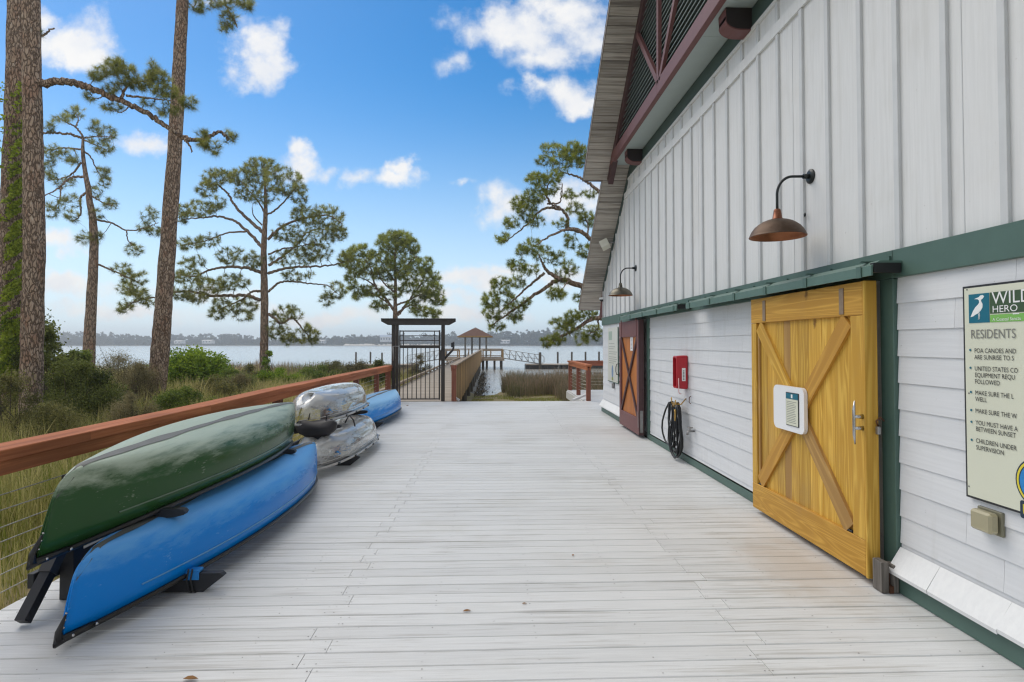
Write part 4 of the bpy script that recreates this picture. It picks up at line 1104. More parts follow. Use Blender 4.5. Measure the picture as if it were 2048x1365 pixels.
def hull_fn(L, B, D, sheer, wexp, wpow, stem, roll, yaw, loc, ex=.62, ez=.72):
    cr, sr_ = math.cos(roll), math.sin(roll); cy, sy = math.cos(yaw), math.sin(yaw)
    def f(t, ph, off=0.0):
        a = abs(t); w = max(B/2*(1-a**wexp)**wpow if a < 1 else 0, .010)
        g = -sheer*a**2.6; k = D - .03*a**2
        # the stem rounds over near the tips
        k = g + (k-g)*(1 - .10*max(0, (a-.9)/.1)**2)
        c, s = math.cos(ph), max(math.sin(ph), 0)
        h = s**ez
        x = (w+off)*math.copysign(abs(c)**ex, c); z = g + (k-g+off)*h
        y = L/2*t*(1 - stem*h**1.6*a**3 - stem*.9*h**12*a**4)
        x, z = x*cr - z*sr_, x*sr_ + z*cr
        return Vector((loc[0] + x*cy - y*sy, loc[1] + x*sy + y*cy, loc[2] + z))
    return f
def hull_mesh(mb, f, nt_=48, nph=28):
    ts = [math.sin(math.pi/2*(-1 + 2*i/nt_)) for i in range(nt_+1)]
    V = [f(t, math.pi*j/nph) for t in ts for j in range(nph+1)]; n = nph+1
    mb.add(V, [(i*n+j, (i+1)*n+j, (i+1)*n+j+1, i*n+j+1) for i in range(nt_) for j in range(nph)], 0, True)
    return ts
def make_canoe(name, label, L, B, D, sheer, loc, yaw, roll, hull, ridge, stem=.020, solid=.008):
    t_ = thing(name, label, 'canoe', loc, 'canoes stored upside down')
    f = hull_fn(L, B, D, sheer, 2.2, .92, stem, roll, yaw, loc)
    mb = MB(); ts = hull_mesh(mb, f); o = mb.build('hull', hull, t_)
    sm_ = o.modifiers.new('thickness', 'SOLIDIFY'); sm_.thickness = solid; sm_.offset = -1 if True else 1
    for ph in (0.0, math.pi):
        mb = MB(); mb.tube([f(t, ph, .004) + Vector((0,0,-.004)) for t in np.linspace(-.985, .985, 44)], .0165, 8); mb.build('gunwale', M['gunwale'], t_)
        mb = MB(); s_ = 1 if ph == 0 else -1
        mb.tube([f(t, .14 if ph == 0 else math.pi-.14, .001) for t in np.linspace(-.80, .93, 44)], [.006 + .002*math.sin(math.pi*i/43) for i in range(44)], 6); mb.build('hull_ridge', ridge, t_)
    for s_ in (-1, 1):
        mb = MB(); tt = np.linspace(.80, .995, 9)*s_; V = []
        for t in tt:
            a, b = f(t, 0), f(t, math.pi); V += [a + Vector((0,0,-.012)), b + Vector((0,0,-.012)), a + Vector((0,0,.010)), b + Vector((0,0,.010))]
        F = []
        for i in range(8):
            q = 4*i; F += [(q, q+1, q+5, q+4), (q+2, q+6, q+7, q+3)]
        mb.add(V, F)
        e = f(s_, 0); d = (f(s_*.99, 0) - f(s_*.9, 0)).normalized()
        mb.tube([f(s_*.93, 0, .004), f(s_*.985, 0, .006), e + d*.03 + Vector((0,0,-.004)), f(s_*.985, math.pi, .006), f(s_*.93, math.pi, .004)], [.018,.022,.028,.022,.018], 8)
        mb.tube([e + d*.02, e + d*.022 + Vector((0,0,.05)), f(s_, .22) + d*.008], [.024, .016, .006], 8)
        mb.build('end_cap', M['gunwale'], t_)
        if s_ > 0: continue
        for t in (.93, .985): mb = MB(); p = f(s_*t, 0, .02); mb.ball(p + Vector((.004,0,.004)), .009, 6); mb.build('rivet', M['chrome'], t_)
        for q in (.08, .16, .24): mb = MB(); mb.ball(f(s_, q) + d*.006, .006, 6); mb.build('rivet', M['chrome'], t_)
    mb = MB(); V = []; tk = np.linspace(-.995, .995, 60)
    for i, t in enumerate(tk):
        w = .030*(1 + .25*math.sin(9*t) + .15*math.sin(23*t)); base = math.pi/2
        hwid = max(B/2*(1-abs(t)**2.2)**.92, .012); dp = min(w/hwid, .9)**(1/.62)
        a = f(t, base-.0005, .003); b1 = f(t, base - dp, .003); b2 = f(t, base + dp, .003)
        V += [b1, a, b2]
    mb.add(V, [(3*i+j, 3*i+j+3, 3*i+j+4, 3*i+j+1) for i in range(59) for j in (0, 1)], 0, True)
    mb.build('keel_strip', M['keel'], t_)
    return t_
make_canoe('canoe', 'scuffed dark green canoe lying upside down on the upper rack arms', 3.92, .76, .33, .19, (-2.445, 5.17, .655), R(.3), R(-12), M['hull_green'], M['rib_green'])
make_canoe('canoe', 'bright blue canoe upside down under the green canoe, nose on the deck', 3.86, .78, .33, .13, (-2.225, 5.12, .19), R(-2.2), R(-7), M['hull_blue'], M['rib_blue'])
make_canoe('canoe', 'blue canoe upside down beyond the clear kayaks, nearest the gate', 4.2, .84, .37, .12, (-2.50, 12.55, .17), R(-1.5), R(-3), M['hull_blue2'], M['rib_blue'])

def clearmat():
    m, nt, b = newmat('clear_shell'); out = nt.nodes['Material Output']; v = coords(nt)
    big = noise(nt, v, 2.3, 3, .5, .8); h = mth(nt, 'ADD', mth(nt, 'MULTIPLY', big, 1.6), mth(nt, 'MULTIPLY', noise(nt, v, 14, 3), .10))
    bp = nt.nodes.new('ShaderNodeBump'); bp.inputs['Strength'].default_value = .12; bp.inputs['Distance'].default_value = .03; nt.links.new(h, bp.inputs['Height'])
    gl = nt.nodes.new('ShaderNodeBsdfGlossy'); gl.inputs['Roughness'].default_value = .05; gl.inputs['Color'].default_value = (1,1,1,1); nt.links.new(bp.outputs[0], gl.inputs['Normal'])
    tr = nt.nodes.new('ShaderNodeBsdfTransparent'); tr.inputs[0].default_value = (.84,.86,.86,1)
    df = nt.nodes.new('ShaderNodeBsdfDiffuse'); df.inputs[0].default_value = (.82,.82,.80,1)
    fr = nt.nodes.new('ShaderNodeFresnel'); fr.inputs[0].default_value = 1.65; nt.links.new(bp.outputs[0], fr.inputs['Normal'])
    a = nt.nodes.new('ShaderNodeMixShader'); a.inputs[0].default_value = .18
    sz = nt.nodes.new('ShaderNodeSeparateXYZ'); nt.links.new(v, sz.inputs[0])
    scum_sheen = smooth(nt, mth(nt, 'ADD', noise(nt, coords(nt, (4, .9, 4)), 2.2, 8, .7), mth(nt, 'MULTIPLY', sz.outputs[2], 1.25)), .50, .78)  # milky film plus white sky reflection, painted stronger towards the top
    nt.links.new(mth(nt, 'ADD', .08, mth(nt, 'MULTIPLY', scum_sheen, .42)), a.inputs[0])
    nt.links.new(tr.outputs[0], a.inputs[1]); nt.links.new(df.outputs[0], a.inputs[2])
    mx = nt.nodes.new('ShaderNodeMixShader'); nt.links.new(mth(nt, 'ADD', mth(nt, 'MULTIPLY', fr.outputs[0], .95), .02, clamp=True), mx.inputs[0]); nt.links.new(a.outputs[0], mx.inputs[1]); nt.links.new(gl.outputs[0], mx.inputs[2])
    nt.links.new(mx.outputs[0], out.inputs[0]); return m
M['clear'] = clearmat()
M['clear_rim'] = plain('clear_rim', (.40,.39,.37), .18, var=.15)
M['grey_fabric'] = plain('grey_seat', (.22,.22,.23), .7, var=.2)
M['blue_cord'] = plain('blue_cord', (.01,.22,.55), .6, var=.2)
def make_kayak(label, L, B, D, loc, yaw, roll):
    t_ = thing('clear_kayak', label, 'kayak', loc, 'clear kayaks stored upside down')
    f = hull_fn(L, B, D, .05, 2.6, .64, .19, roll, yaw, loc, .74, .80)
    mb = MB(); hull_mesh(mb, f, 40, 26); mb.build('hull', M['clear'], t_)
    mb = MB(); ts = [math.sin(math.pi/2*(-1+2*i/40)) for i in range(41)]
    loop = [f(t, 0, .026) for t in ts] + [f(t, math.pi, .026) for t in ts[::-1]]
    loop.append(loop[0]); mb.tube(loop, .017, 8); mb.build('rim', M['clear_rim'], t_)
    mb = MB(); loop2 = [f(t, .10, .002) for t in ts] ; mb.tube(loop2, .006, 6); loop2 = [f(t, math.pi-.10, .002) for t in ts]; mb.tube(loop2, .006, 6); mb.build('rim_bead', M['clear_rim'], t_)
    for k in range(6):
        for ph in (0,):
            mb = MB(); t = -.72 + .29*k; p = f(t, ph, .038); mb.cbox(p.x-.014, p.x+.014, p.y-.028, p.y+.028, p.z-.010, p.z+.014, .004); mb.build('rim_clip', M['ink'], t_)
    # two seats and a bundle of cord show through the shell
    cy, sy = math.cos(yaw), math.sin(yaw)
    for yy in (-.55, .45):
        mb = MB(); V = []
        for i in range(9):
            a = i/8; y = yy + (.36*a if a < .6 else .216 + .05*(a-.6)); z = (.04 if a < .6 else .04 + .55*(a-.6)) + .03*math.sin(a*3)
            for x in (-.22, -.11, 0, .11, .22): V.append((loc[0] + x*cy - y*sy, loc[1] + x*sy + y*cy, loc[2] + z + .03*abs(x)/.22))
        mb.add(V, [(5*i+j, 5*i+j+1, 5*i+j+6, 5*i+j+5) for i in range(8) for j in range(4)], 0, True); mb.build('seat', M['grey_fabric'], t_)
    mb = MB(); r2 = random.Random(3)
    for k in range(5):
        pts = []
        for i in range(10):
            y = -L*.36 + .09*i; x = .24 + .05*math.sin(i*1.3+k) ; pts.append((loc[0]+x*cy-y*sy, loc[1]+x*sy+y*cy, loc[2]+.03+.05*r2.random()+.02*k))
        mb.tube(pts, .011, 5)
    mb.build('cord_bundle', M['blue_cord'], t_)
    return t_
make_kayak('clear plastic kayak upside down on the upper arms, the upper of two', 2.95, .77, .345, (-2.44, 8.85, .665), R(-1.2), R(-4))
make_kayak('clear plastic kayak upside down by the deck boards, the lower of two', 3.0, .77, .335, (-2.21, 8.48, .17), R(-2.0), R(-4))
# black kit bag hanging under the upper kayak, loose straps
bg = thing('kit_bag', 'limp black bag hanging between the two clear kayaks', 'bag', (-2.45, 7.65, .5))
mb = MB(); c = at(633, 852, Y=7.45); n1_, n2_ = 12, 18; V = []
for i in range(n1_+1):
    th = math.pi*i/n1_
    for j in range(n2_):
        ph = 2*math.pi*j/n2_; w = 1 + .12*math.sin(3*ph+i) + .08*math.sin(7*ph)
        V.append((c.x + .26*math.cos(th), c.y + .13*math.sin(th)**.7*math.cos(ph)*w, c.z + .115*math.sin(th)**.7*math.sin(ph)*w - .03*math.sin(th) + .015*math.cos(th*2)))
mb.add(V, [(i*n2_+j, i*n2_+(j+1)%n2_, (i+1)*n2_+(j+1)%n2_, (i+1)*n2_+j) for i in range(n1_) for j in range(n2_)], 0, True); mb.build('sack', plain('black_nylon', (.015,.014,.018), .55, var=.4, scale=12, bmp=.6), bg)
mb = MB(); mb.tube([c + Vector((-.1,0,.08)), c + Vector((-.08,-.02,.16))], .008, 6); mb.tube([c + Vector((.12,0,.07)), c + Vector((.14,-.02,.15))], .008, 6); mb.build('strap', M['ink'], bg)
mb = MB(); a_ = at(698, 831, Y=7.9); b_ = at(710, 853, Y=8.0); mb.tube([at(690, 846, Y=7.9), a_, (a_+b_)/2 + Vector((.02,0,.01)), b_], .011, 6); tag(mb.build('tie_strap', M['ink']), 'loose black strap dangling from the upper clear kayak', 'strap')

# ------------------------------------------------------------------ pier, gazebo, docks
M['pierwood'] = wood('pier_boards', (.30,.25,.20), (.46,.40,.33), 'x', 30, .8, .25, bmp=.3)
M['picket_wood'] = wood('picket_timber', (.20,.12,.05), (.42,.27,.12), 'z', 25, .8, .75, bmp=.3)
M['pierrail'] = wood('pier_rail', (.22,.17,.12), (.40,.32,.24), 'y', 20, .8, .2, bmp=.3)
M['pile'] = plain('piling', (.075,.065,.05), .85, var=.35, scale=3)
pr = thing('pier', 'long timber boardwalk pier running from the gate out over the water', 'pier', (-2.3, 40, 0))
PL, PRX, PY0, PY1 = -3.55, -1.12, RAIL_END+.05, 64.0
mb = MB(); y = PY0
while y < PY1:
    mb.box(PL, PRX, y, y+.135, -.04+random.uniform(-.003,.003), random.uniform(-.003,.003)); y += .14
y = PY1
while y < 71.8: mb.box(-5.8, 1.35, y, y+.135, -.04, random.uniform(-.003,.003)); y += .14
mb.build('boards', M['pierwood'], pr)
mb = MB(); mb.cbox(PL-.02, PL+.10, PY0+.02, PY1, .10, .19, .006)
y = PY0+.5
while y < PY1: mb.box(PL, PL+.08, y, y+.25, .004, .099); y += 2.0
mb.build('kerb_rail', M['pierrail'], pr)
mb = MB(); y = PY0+.18
while y < PY1-.1:
    h = random.uniform(-.02,.02); mb.box(PRX+.002, PRX+.03, y, y+.13, -.35+h*3, .985); y += .205
mb.build('picket_panel', M['picket_wood'], pr)
mb = MB(); y = PY0+.05
while y < PY1:
    yb = min(y+3.6, PY1); mb.cbox(PRX-.07, PRX+.09, y, yb-.004, .99, 1.035, .004); mb.box(PRX-.045, PRX+.001, y, yb-.004, .86, .985); y = yb
mb.build('pier_rail', M['pierrail'], pr)
mb = MB(); mb.cbox(PRX-.02, PRX+.11, RAIL_END-.04, RAIL_END+.10, .003, .93, .004); mb.cbox(PRX-.035, PRX+.125, RAIL_END-.055, RAIL_END+.115, .932, 1.035, .004); mb.build('newel_post', M['redpost'], pr)
y = 22.0
while y < 63:
    for x in (PL+.15, PRX-.12):
        mb = MB(); mb.tube([(x, y, -2.4), (x, y, -.05)], .12, 10); mb.build('pile', M['pile'], pr)
    y += 4.2
for x in (-5.5, -3.2, -1.0, -.55, .35, 1.15):
    for y in (64.4, 71.4):
        mb = MB(); mb.tube([(x, y, -2.4), (x, y, -.22)], .11, 10); mb.build('pile', M['pile'], pr)
mb = MB(); mb.box(-5.85, 1.40, 63.9, 63.99, -.26, -.005); mb.box(1.36, 1.45, 64, 71.9, -.26, -.005); mb.build('rim_board', M['pierrail'], pr)
def plat_rail(pts):
    mb = MB(); 
    for a, b in zip(pts[:-1], pts[1:]):
        mb.bar((*a, 1.02), (*b, 1.02), .14, .05); mb.bar((*a, .14), (*b, .14), .04, .10); mb.bar((*a, .88), (*b, .88), .04, .10)
    mb.build('platform_rail', M['pierrail'], pr)
    for a, b in zip(pts[:-1], pts[1:]):
        L = math.dist(a, b); n = max(1, round(L/1.5))
        for i in range(n+1):
            x, y = a[0]+(b[0]-a[0])*i/n, a[1]+(b[1]-a[1])*i/n
            mb = MB(); mb.box(x-.07, x+.07, y-.07, y+.07, -.24, .99); mb.build('platform_post', M['picket_wood'], pr)
plat_rail([(-.95, 64.1), (1.28, 64.1)]); plat_rail([(1.28, 67.6), (1.28, 71.6), (-5.6, 71.6), (-5.6, 68)]); plat_rail([(-5.6, 66.2), (-5.6, 64.1), (-3.6, 64.1)])
# a few diagonal picnic chairs on the platform: dark seats seen over the rail
for i, (u, lbl) in enumerate(((931, 'wooden deck chair on the pier platform left of the gazebo posts'), (978, 'wooden deck chair on the pier platform right of the gazebo posts'))):
    p = at(u, 712, Y=66.0); ch = thing('deck_chair', lbl, 'chair', (p.x, 66, 0), 'deck chairs on the pier')
    mb = MB(); mb.bar((p.x-.25, 66, .32), (p.x+.25, 66, .40), .5, .03); mb.build('seat', M['pierwood'], ch)
    mb = MB(); mb.bar((p.x+.2, 66, .35), (p.x+.42, 66, .95), .5, .03, up=(1,0,0)); mb.build('backrest', M['pierwood'], ch)
    for dx in (-.24, .24):
        for dy in (-.22, .22): mb = MB(); mb.box(p.x+dx-.02, p.x+dx+.02, 66+dy-.02, 66+dy+.02, .0, .34); mb.build('leg', M['pierwood'], ch)
GZ = 67.6
gzc = at(951, 690, Y=GZ).x
gb = thing('gazebo', 'open gazebo with a brown hipped roof at the end of the pier', 'gazebo', (gzc, GZ, 0))
M['tile'] = plain('brown_roof', (.145,.072,.05), .8, var=.3, scale=3)
hw = 2.0; ze, za_ = at(951, 672.5, Y=GZ-hw).z, at(951, 655, Y=GZ).z
mb = MB(); 
for k in range(9):                                   # stepped courses
    s0, s1 = 1-k/9, 1-(k+1)/9 + (.0 if k < 8 else 0)
    z0, z1 = ze + (za_-ze)*k/9, ze + (za_-ze)*(k+1)/9
    a, b = hw*s0, max(hw*s1, .02)
    V = [(gzc-a, GZ-a, z0), (gzc+a, GZ-a, z0), (gzc+a, GZ+a, z0), (gzc-a, GZ+a, z0), (gzc-b, GZ-b, z1-.02), (gzc+b, GZ-b, z1-.02), (gzc+b, GZ+b, z1-.02), (gzc-b, GZ+b, z1-.02)]
    mb.add(V, [(0,1,5,4),(1,2,6,5),(2,3,7,6),(3,0,4,7),(3,2,1,0)])
mb.build('roof', M['tile'], gb)
mb = MB(); mb.box(gzc-hw, gzc+hw, GZ-hw-.03, GZ-hw-.002, ze-.14, ze+.02); mb.box(gzc-hw, gzc+hw, GZ+hw+.002, GZ+hw+.03, ze-.14, ze+.02); mb.box(gzc-hw-.03, gzc-hw-.002, GZ-hw-.03, GZ+hw, ze-.14, ze+.02); mb.box(gzc+hw+.002, gzc+hw+.03, GZ-hw-.03, GZ+hw, ze-.14, ze+.02); mb.build('fascia', M['picket_wood'], gb)
M['gpost'] = plain('grey_post', (.17,.165,.15), .8, var=.2)
for (x, y) in ((at(930.5, 690, Y=GZ-1.5).x, GZ-1.5), (at(972.5, 690, Y=GZ-1.5).x, GZ-1.5), (at(944, 690, Y=GZ+1.5).x, GZ+1.5), (at(959.5, 690, Y=GZ+1.5).x, GZ+1.5)):
    mb = MB(); mb.box(x-.10, x+.10, y-.10, y+.10, .006, ze+.05); mb.build('post', M['gpost'], gb)
M['alu'] = plain('grey_aluminium', (.34,.34,.33), .5, .3, var=.1)
def gangway(label, u0, v0, u1, v1, Y):
    a, b = at(u0, v0, Y=Y), at(u1, v1, Y=Y); g = thing('gangway', label, 'gangway', ((a.x+b.x)/2, Y, (a.z+b.z)/2), 'gangways from the pier')
    mb = MB(); mb.bar(a + Vector((0,.6,0)), b + Vector((0,.6,0)), 1.2, .10); mb.build('walkway', M['alu'], g)
    for dy in (0, 1.2):
        mb = MB(); o = Vector((0, dy, 0)); h = Vector((0, 0, 1.02)); n = 6
        mb.tube([a+o+h, b+o+h], .03, 6); mb.tube([a+o+h*.5, b+o+h*.5], .022, 6); mb.tube([a+o, b+o], .04, 6)
        for i in range(n+1):
            p = a.lerp(b, i/n)+o; mb.tube([p, p+h], .024, 6)
            if i < n: q = a.lerp(b, (i+1)/n)+o; mb.tube([p+h, q] if (b.x > a.x) else [p+h, q], .02, 6)
        d = (b-a).normalized()
        mb.tube([b+o+h] + [b+o+h*.5 + Vector((d.x*.45*math.sin(t), 0, .51*math.cos(t))) for t in np.linspace(.3, 2.8, 7)] + [b+o], .025, 6)
        mb.build('truss', M['alu'], g)
gangway('grey metal gangway sloping down right from the pier to the floating dock', 1007, 717, 1082, 728.5, 65.5)
gangway('grey metal gangway sloping down left from the pier, seen through the gate', 892, 717, 818, 728.5, 65.5)
fd = thing('floating_dock', 'low floating dock beside the right hand gangway', 'dock', (9, 66, -1))
x0 = at(1051, 728, Y=66).x
mb = MB(); mb.box(x0, 19, 64.8, 67.6, -.78, -.70); mb.build('boards', M['pierwood'], fd)
for a, b in ((x0-.02, x0+3.6), (x0+4.0, 19)): mb = MB(); mb.cbox(a, b, 64.8, 67.6, -1.36, -.785, .05); mb.build('float', M['black'], fd)
fd2 = thing('floating_dock', 'low floating dock beside the left hand gangway', 'dock', (-12, 66, -1)); x1 = at(835, 728, Y=66).x
mb = MB(); mb.box(-15.5, x1, 64.8, 67.6, -.78, -.70); mb.build('boards', M['pierwood'], fd2)
mb = MB(); mb.cbox(-15.5, x1-.02, 64.9, 67.5, -1.36, -.785, .05); mb.build('float', M['black'], fd2)
pl = [(1080, 706, 64.6, 'timber mooring piling standing at the foot of the right gangway'), (1115.5, 705, 70, 'slim mooring piling, first to the right of the gangway'), (1143.5, 705, 70, 'slim mooring piling above the red stair railing'),
      (1171, 705, 70, 'slim mooring piling, second from the boathouse corner'), (1198, 704.5, 70, 'slim mooring piling nearest the boathouse corner'),
      (712, 705.5, 78, 'leftmost of three mooring pilings left of the gate'), (741, 705, 78, 'middle one of three mooring pilings left of the gate'), (764, 706.5, 78, 'mooring piling closest to the gate on its left')]
for u, v, Y, l in pl:
    p = at(u, v, Y=Y); r0 = .16 if u == 1080 else .115
    t = thing('mooring_piling', l, 'piling', (p.x, Y, WATER_Z), 'mooring pilings in the lake')
    mb = MB(); mb.tube([(p.x, Y, -2.6), (p.x, Y, p.z)], r0, 10); mb.build('pole', M['pile'], t)
    mb = MB(); mb.tube([(p.x, Y, p.z+.002), (p.x, Y, p.z+.06)], [r0+.015, r0*.7], 10); mb.build('cap', plain('pile_cap', (.12,.12,.11), .6), t)

# ------------------------------------------------------------------ pines
M['bark'] = barkmat('pine_bark', (.11,.075,.053), (.40,.285,.205), (.54,.43,.34), 15)
M['bark_far'] = barkmat('pine_bark_far', (.10,.072,.054), (.32,.225,.165), (.44,.34,.26), 9, .5)
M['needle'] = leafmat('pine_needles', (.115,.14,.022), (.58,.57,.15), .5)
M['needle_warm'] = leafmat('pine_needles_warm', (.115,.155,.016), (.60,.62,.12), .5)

def spline(pts, n):
    """smooth curve through the points (Catmull-Rom)"""
    P = [np.array(p, float) for p in pts]
    if len(P) == 2: return [P[0] + (P[1]-P[0])*i/n for i in range(n+1)]
    P = [2*P[0]-P[1]] + P + [2*P[-1]-P[-2]]; out = []; m = len(P)-3
    for i in range(n+1):
        t = i/n*m; k = min(int(t), m-1); f = t-k; p0, p1, p2, p3 = P[k:k+4]
        out.append(.5*(2*p1 + (p2-p0)*f + (2*p0-5*p1+4*p2-p3)*f*f + (3*p1-p0-3*p2+p3)*f**3))
    return out

def add_tufts(centres, dirs, nl, nn, width, tints, r):
    """needle brushes: thin triangles radiating from each twig tip"""
    n = len(centres); 
    c = np.repeat(np.asarray(centres), nn, 0); d = np.repeat(np.asarray(dirs), nn, 0)
    v = r.normal(size=(n*nn, 3)); v /= np.linalg.norm(v, axis=1, keepdims=True)
    w = v + d*r.uniform(.25, 1.0, (n*nn, 1)); w /= np.linalg.norm(w, axis=1, keepdims=True)
    L = nl*r.uniform(.65, 1.1, (n*nn, 1))
    s = np.cross(w, r.normal(size=(n*nn, 3))); s /= np.linalg.norm(s, axis=1, keepdims=True) + 1e-9
    base = c + d*r.uniform(-.45, .15, (n*nn, 1))*nl
    tip = base + w*L; tip[:, 2] -= .12*L[:, 0]
    V = np.stack([base - s*width*.5, base + s*width*.5, tip], 1)
    t = np.repeat(np.asarray(tints), nn) + r.uniform(-.12, .12, n*nn)
    return V.reshape(-1, 3), np.repeat(np.clip(t, 0, 1), 3)

def pine(name, label, Y, trunk, widths, branches, pads, cv, nl=.24, nn=46, nw=.013, seed=1, mat='needle', bark='bark_far', lean=0.0, depth=.55, twig=.011, extra_top=None, group='pines around the deck', base_z=-.8):
    """trunk and branches are traced as pixel polylines at depth Y (branches swing to their own depth); pads are (cu, cv, ru, rv, n) regions of needle brushes"""
    r = np.random.default_rng(seed); px = Y/FPX
    tr = [at(u, v, Y=Y) for u, v in trunk]
    tr[0].z = min(tr[0].z, base_z)
    t_ = thing(name, label, 'tree', tuple(tr[0]), group)
    mb = MB(); n = 60; P = spline(tr, n)
    W = np.interp(np.linspace(0, 1, n+1), np.linspace(0, 1, len(widths)), widths)*px/2
    W[0] *= 1.18; W[1] *= 1.08
    nseg = 20; o = len(mb.v)
    ph = r.uniform(0, 6, 6)
    mb.tube([Vector(p) for p in P], list(W), nseg, mi=0)
    for i in range(len(mb.v)):                        # uneven bark outline
        k = i // nseg
        if k <= n:
            c = P[k]; v = np.array(mb.v[i]); mb.v[i] = tuple(c + (v-c)*(1 + r.uniform(-.06, .06)))
    mb.build('trunk', M[bark], t_)
    nodes = [p for p in P[int(n*.45):]]; nrad = [w for w in W[int(n*.45):]]
    bm = MB()
    for bi, (pts, w0, w1) in enumerate(branches):
        side = r.choice([-1, 1]); dY = side*r.uniform(.1, depth)*Y*.09
        first = np.array(at(*pts[0], Y=Y))
        if bi and False: pass
        Q = []
        for i, (u, v) in enumerate(pts):
            f = i/(len(pts)-1); Q.append(at(u, v, Y=Y + dY*f**1.2))
        Q = spline(Q, 8*len(pts)); m = len(Q)
        for q in range(1, m): Q[q] = Q[q] + r.normal(size=3)*w1*px*.35
        rad = np.linspace(w0, w1, m)*px/2
        bm.tube([Vector(q) for q in Q], list(rad), 8); nodes += Q[m//5:]; nrad += list(rad[m//5:])
    nodes = [np.array(q, float) for q in nodes]
    N = np.array(nodes); NR = np.array(nrad)
    cen, dirs, tints = [], [], []
    pos = []
    for (cu, cv_, ru, rv, cnt) in pads:
        cu, cv_ = cv(cu, cv_); ru /= cv.s; rv /= cv.s
        c0 = np.array(at(cu, cv_, Y=Y)); dd = np.abs(N - c0); j = np.argmin(np.hypot(dd[:, 0], dd[:, 2])); Yc = N[j, 1]
        for _ in range(int(cnt*1.95 + .5)):
            a = r.uniform(0, 6.283); q = math.sqrt(r.uniform(0, 1)); 
            u, v = cu + ru*q*math.cos(a), cv_ + rv*q*math.sin(a)
            yd = Yc + r.normal()*ru*px*.75
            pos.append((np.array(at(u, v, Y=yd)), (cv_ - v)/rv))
    # grow twigs: each brush joins the nearest wood
    d0 = [np.min(np.linalg.norm(N - p, axis=1)) for p, _ in pos]
    A = np.zeros((len(N) + len(pos)*3, 3)); AR = np.zeros(len(A)); k = len(N); A[:k] = N; AR[:k] = NR
    for i in np.argsort(d0):
        p, hgt = pos[i]
        j = np.argmin(np.linalg.norm(A[:k] - p, axis=1)); q = A[j]
        L = np.linalg.norm(p - q)
        mid = (p+q)/2 + r.normal(size=3)*L*.14 - np.array([0, 0, L*.10])
        r0 = min(max(AR[j]*.75, twig*.6), twig*1.5)
        bm.tube([Vector(q), Vector(mid), Vector(p)], [r0, r0*.85, twig*.5], 4, cap=False)
        A[k] = mid; AR[k] = r0*.85; A[k+1] = p; AR[k+1] = twig*.6; k += 2
        d = p - mid; d = d/(np.linalg.norm(d)+1e-9); d = d + np.array([0, 0, .45]); d /= np.linalg.norm(d)
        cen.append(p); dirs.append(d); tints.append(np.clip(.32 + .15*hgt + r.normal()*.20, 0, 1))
    bm.build('limbs', M[bark], t_)
    if cen:
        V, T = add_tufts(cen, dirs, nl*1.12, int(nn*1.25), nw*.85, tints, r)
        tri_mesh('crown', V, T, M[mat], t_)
    return t_

class CV:
    """maps the coordinates of an enlarged crop back to photo pixels"""
    def __init__(s, x0, y0, sc): s.x0, s.y0, s.s = x0, y0, sc
    def __call__(s, x, y): return s.x0 + x/s.s, s.y0 + y/s.s
    def L(s, *pts): return [s(x, y) for x, y in pts]

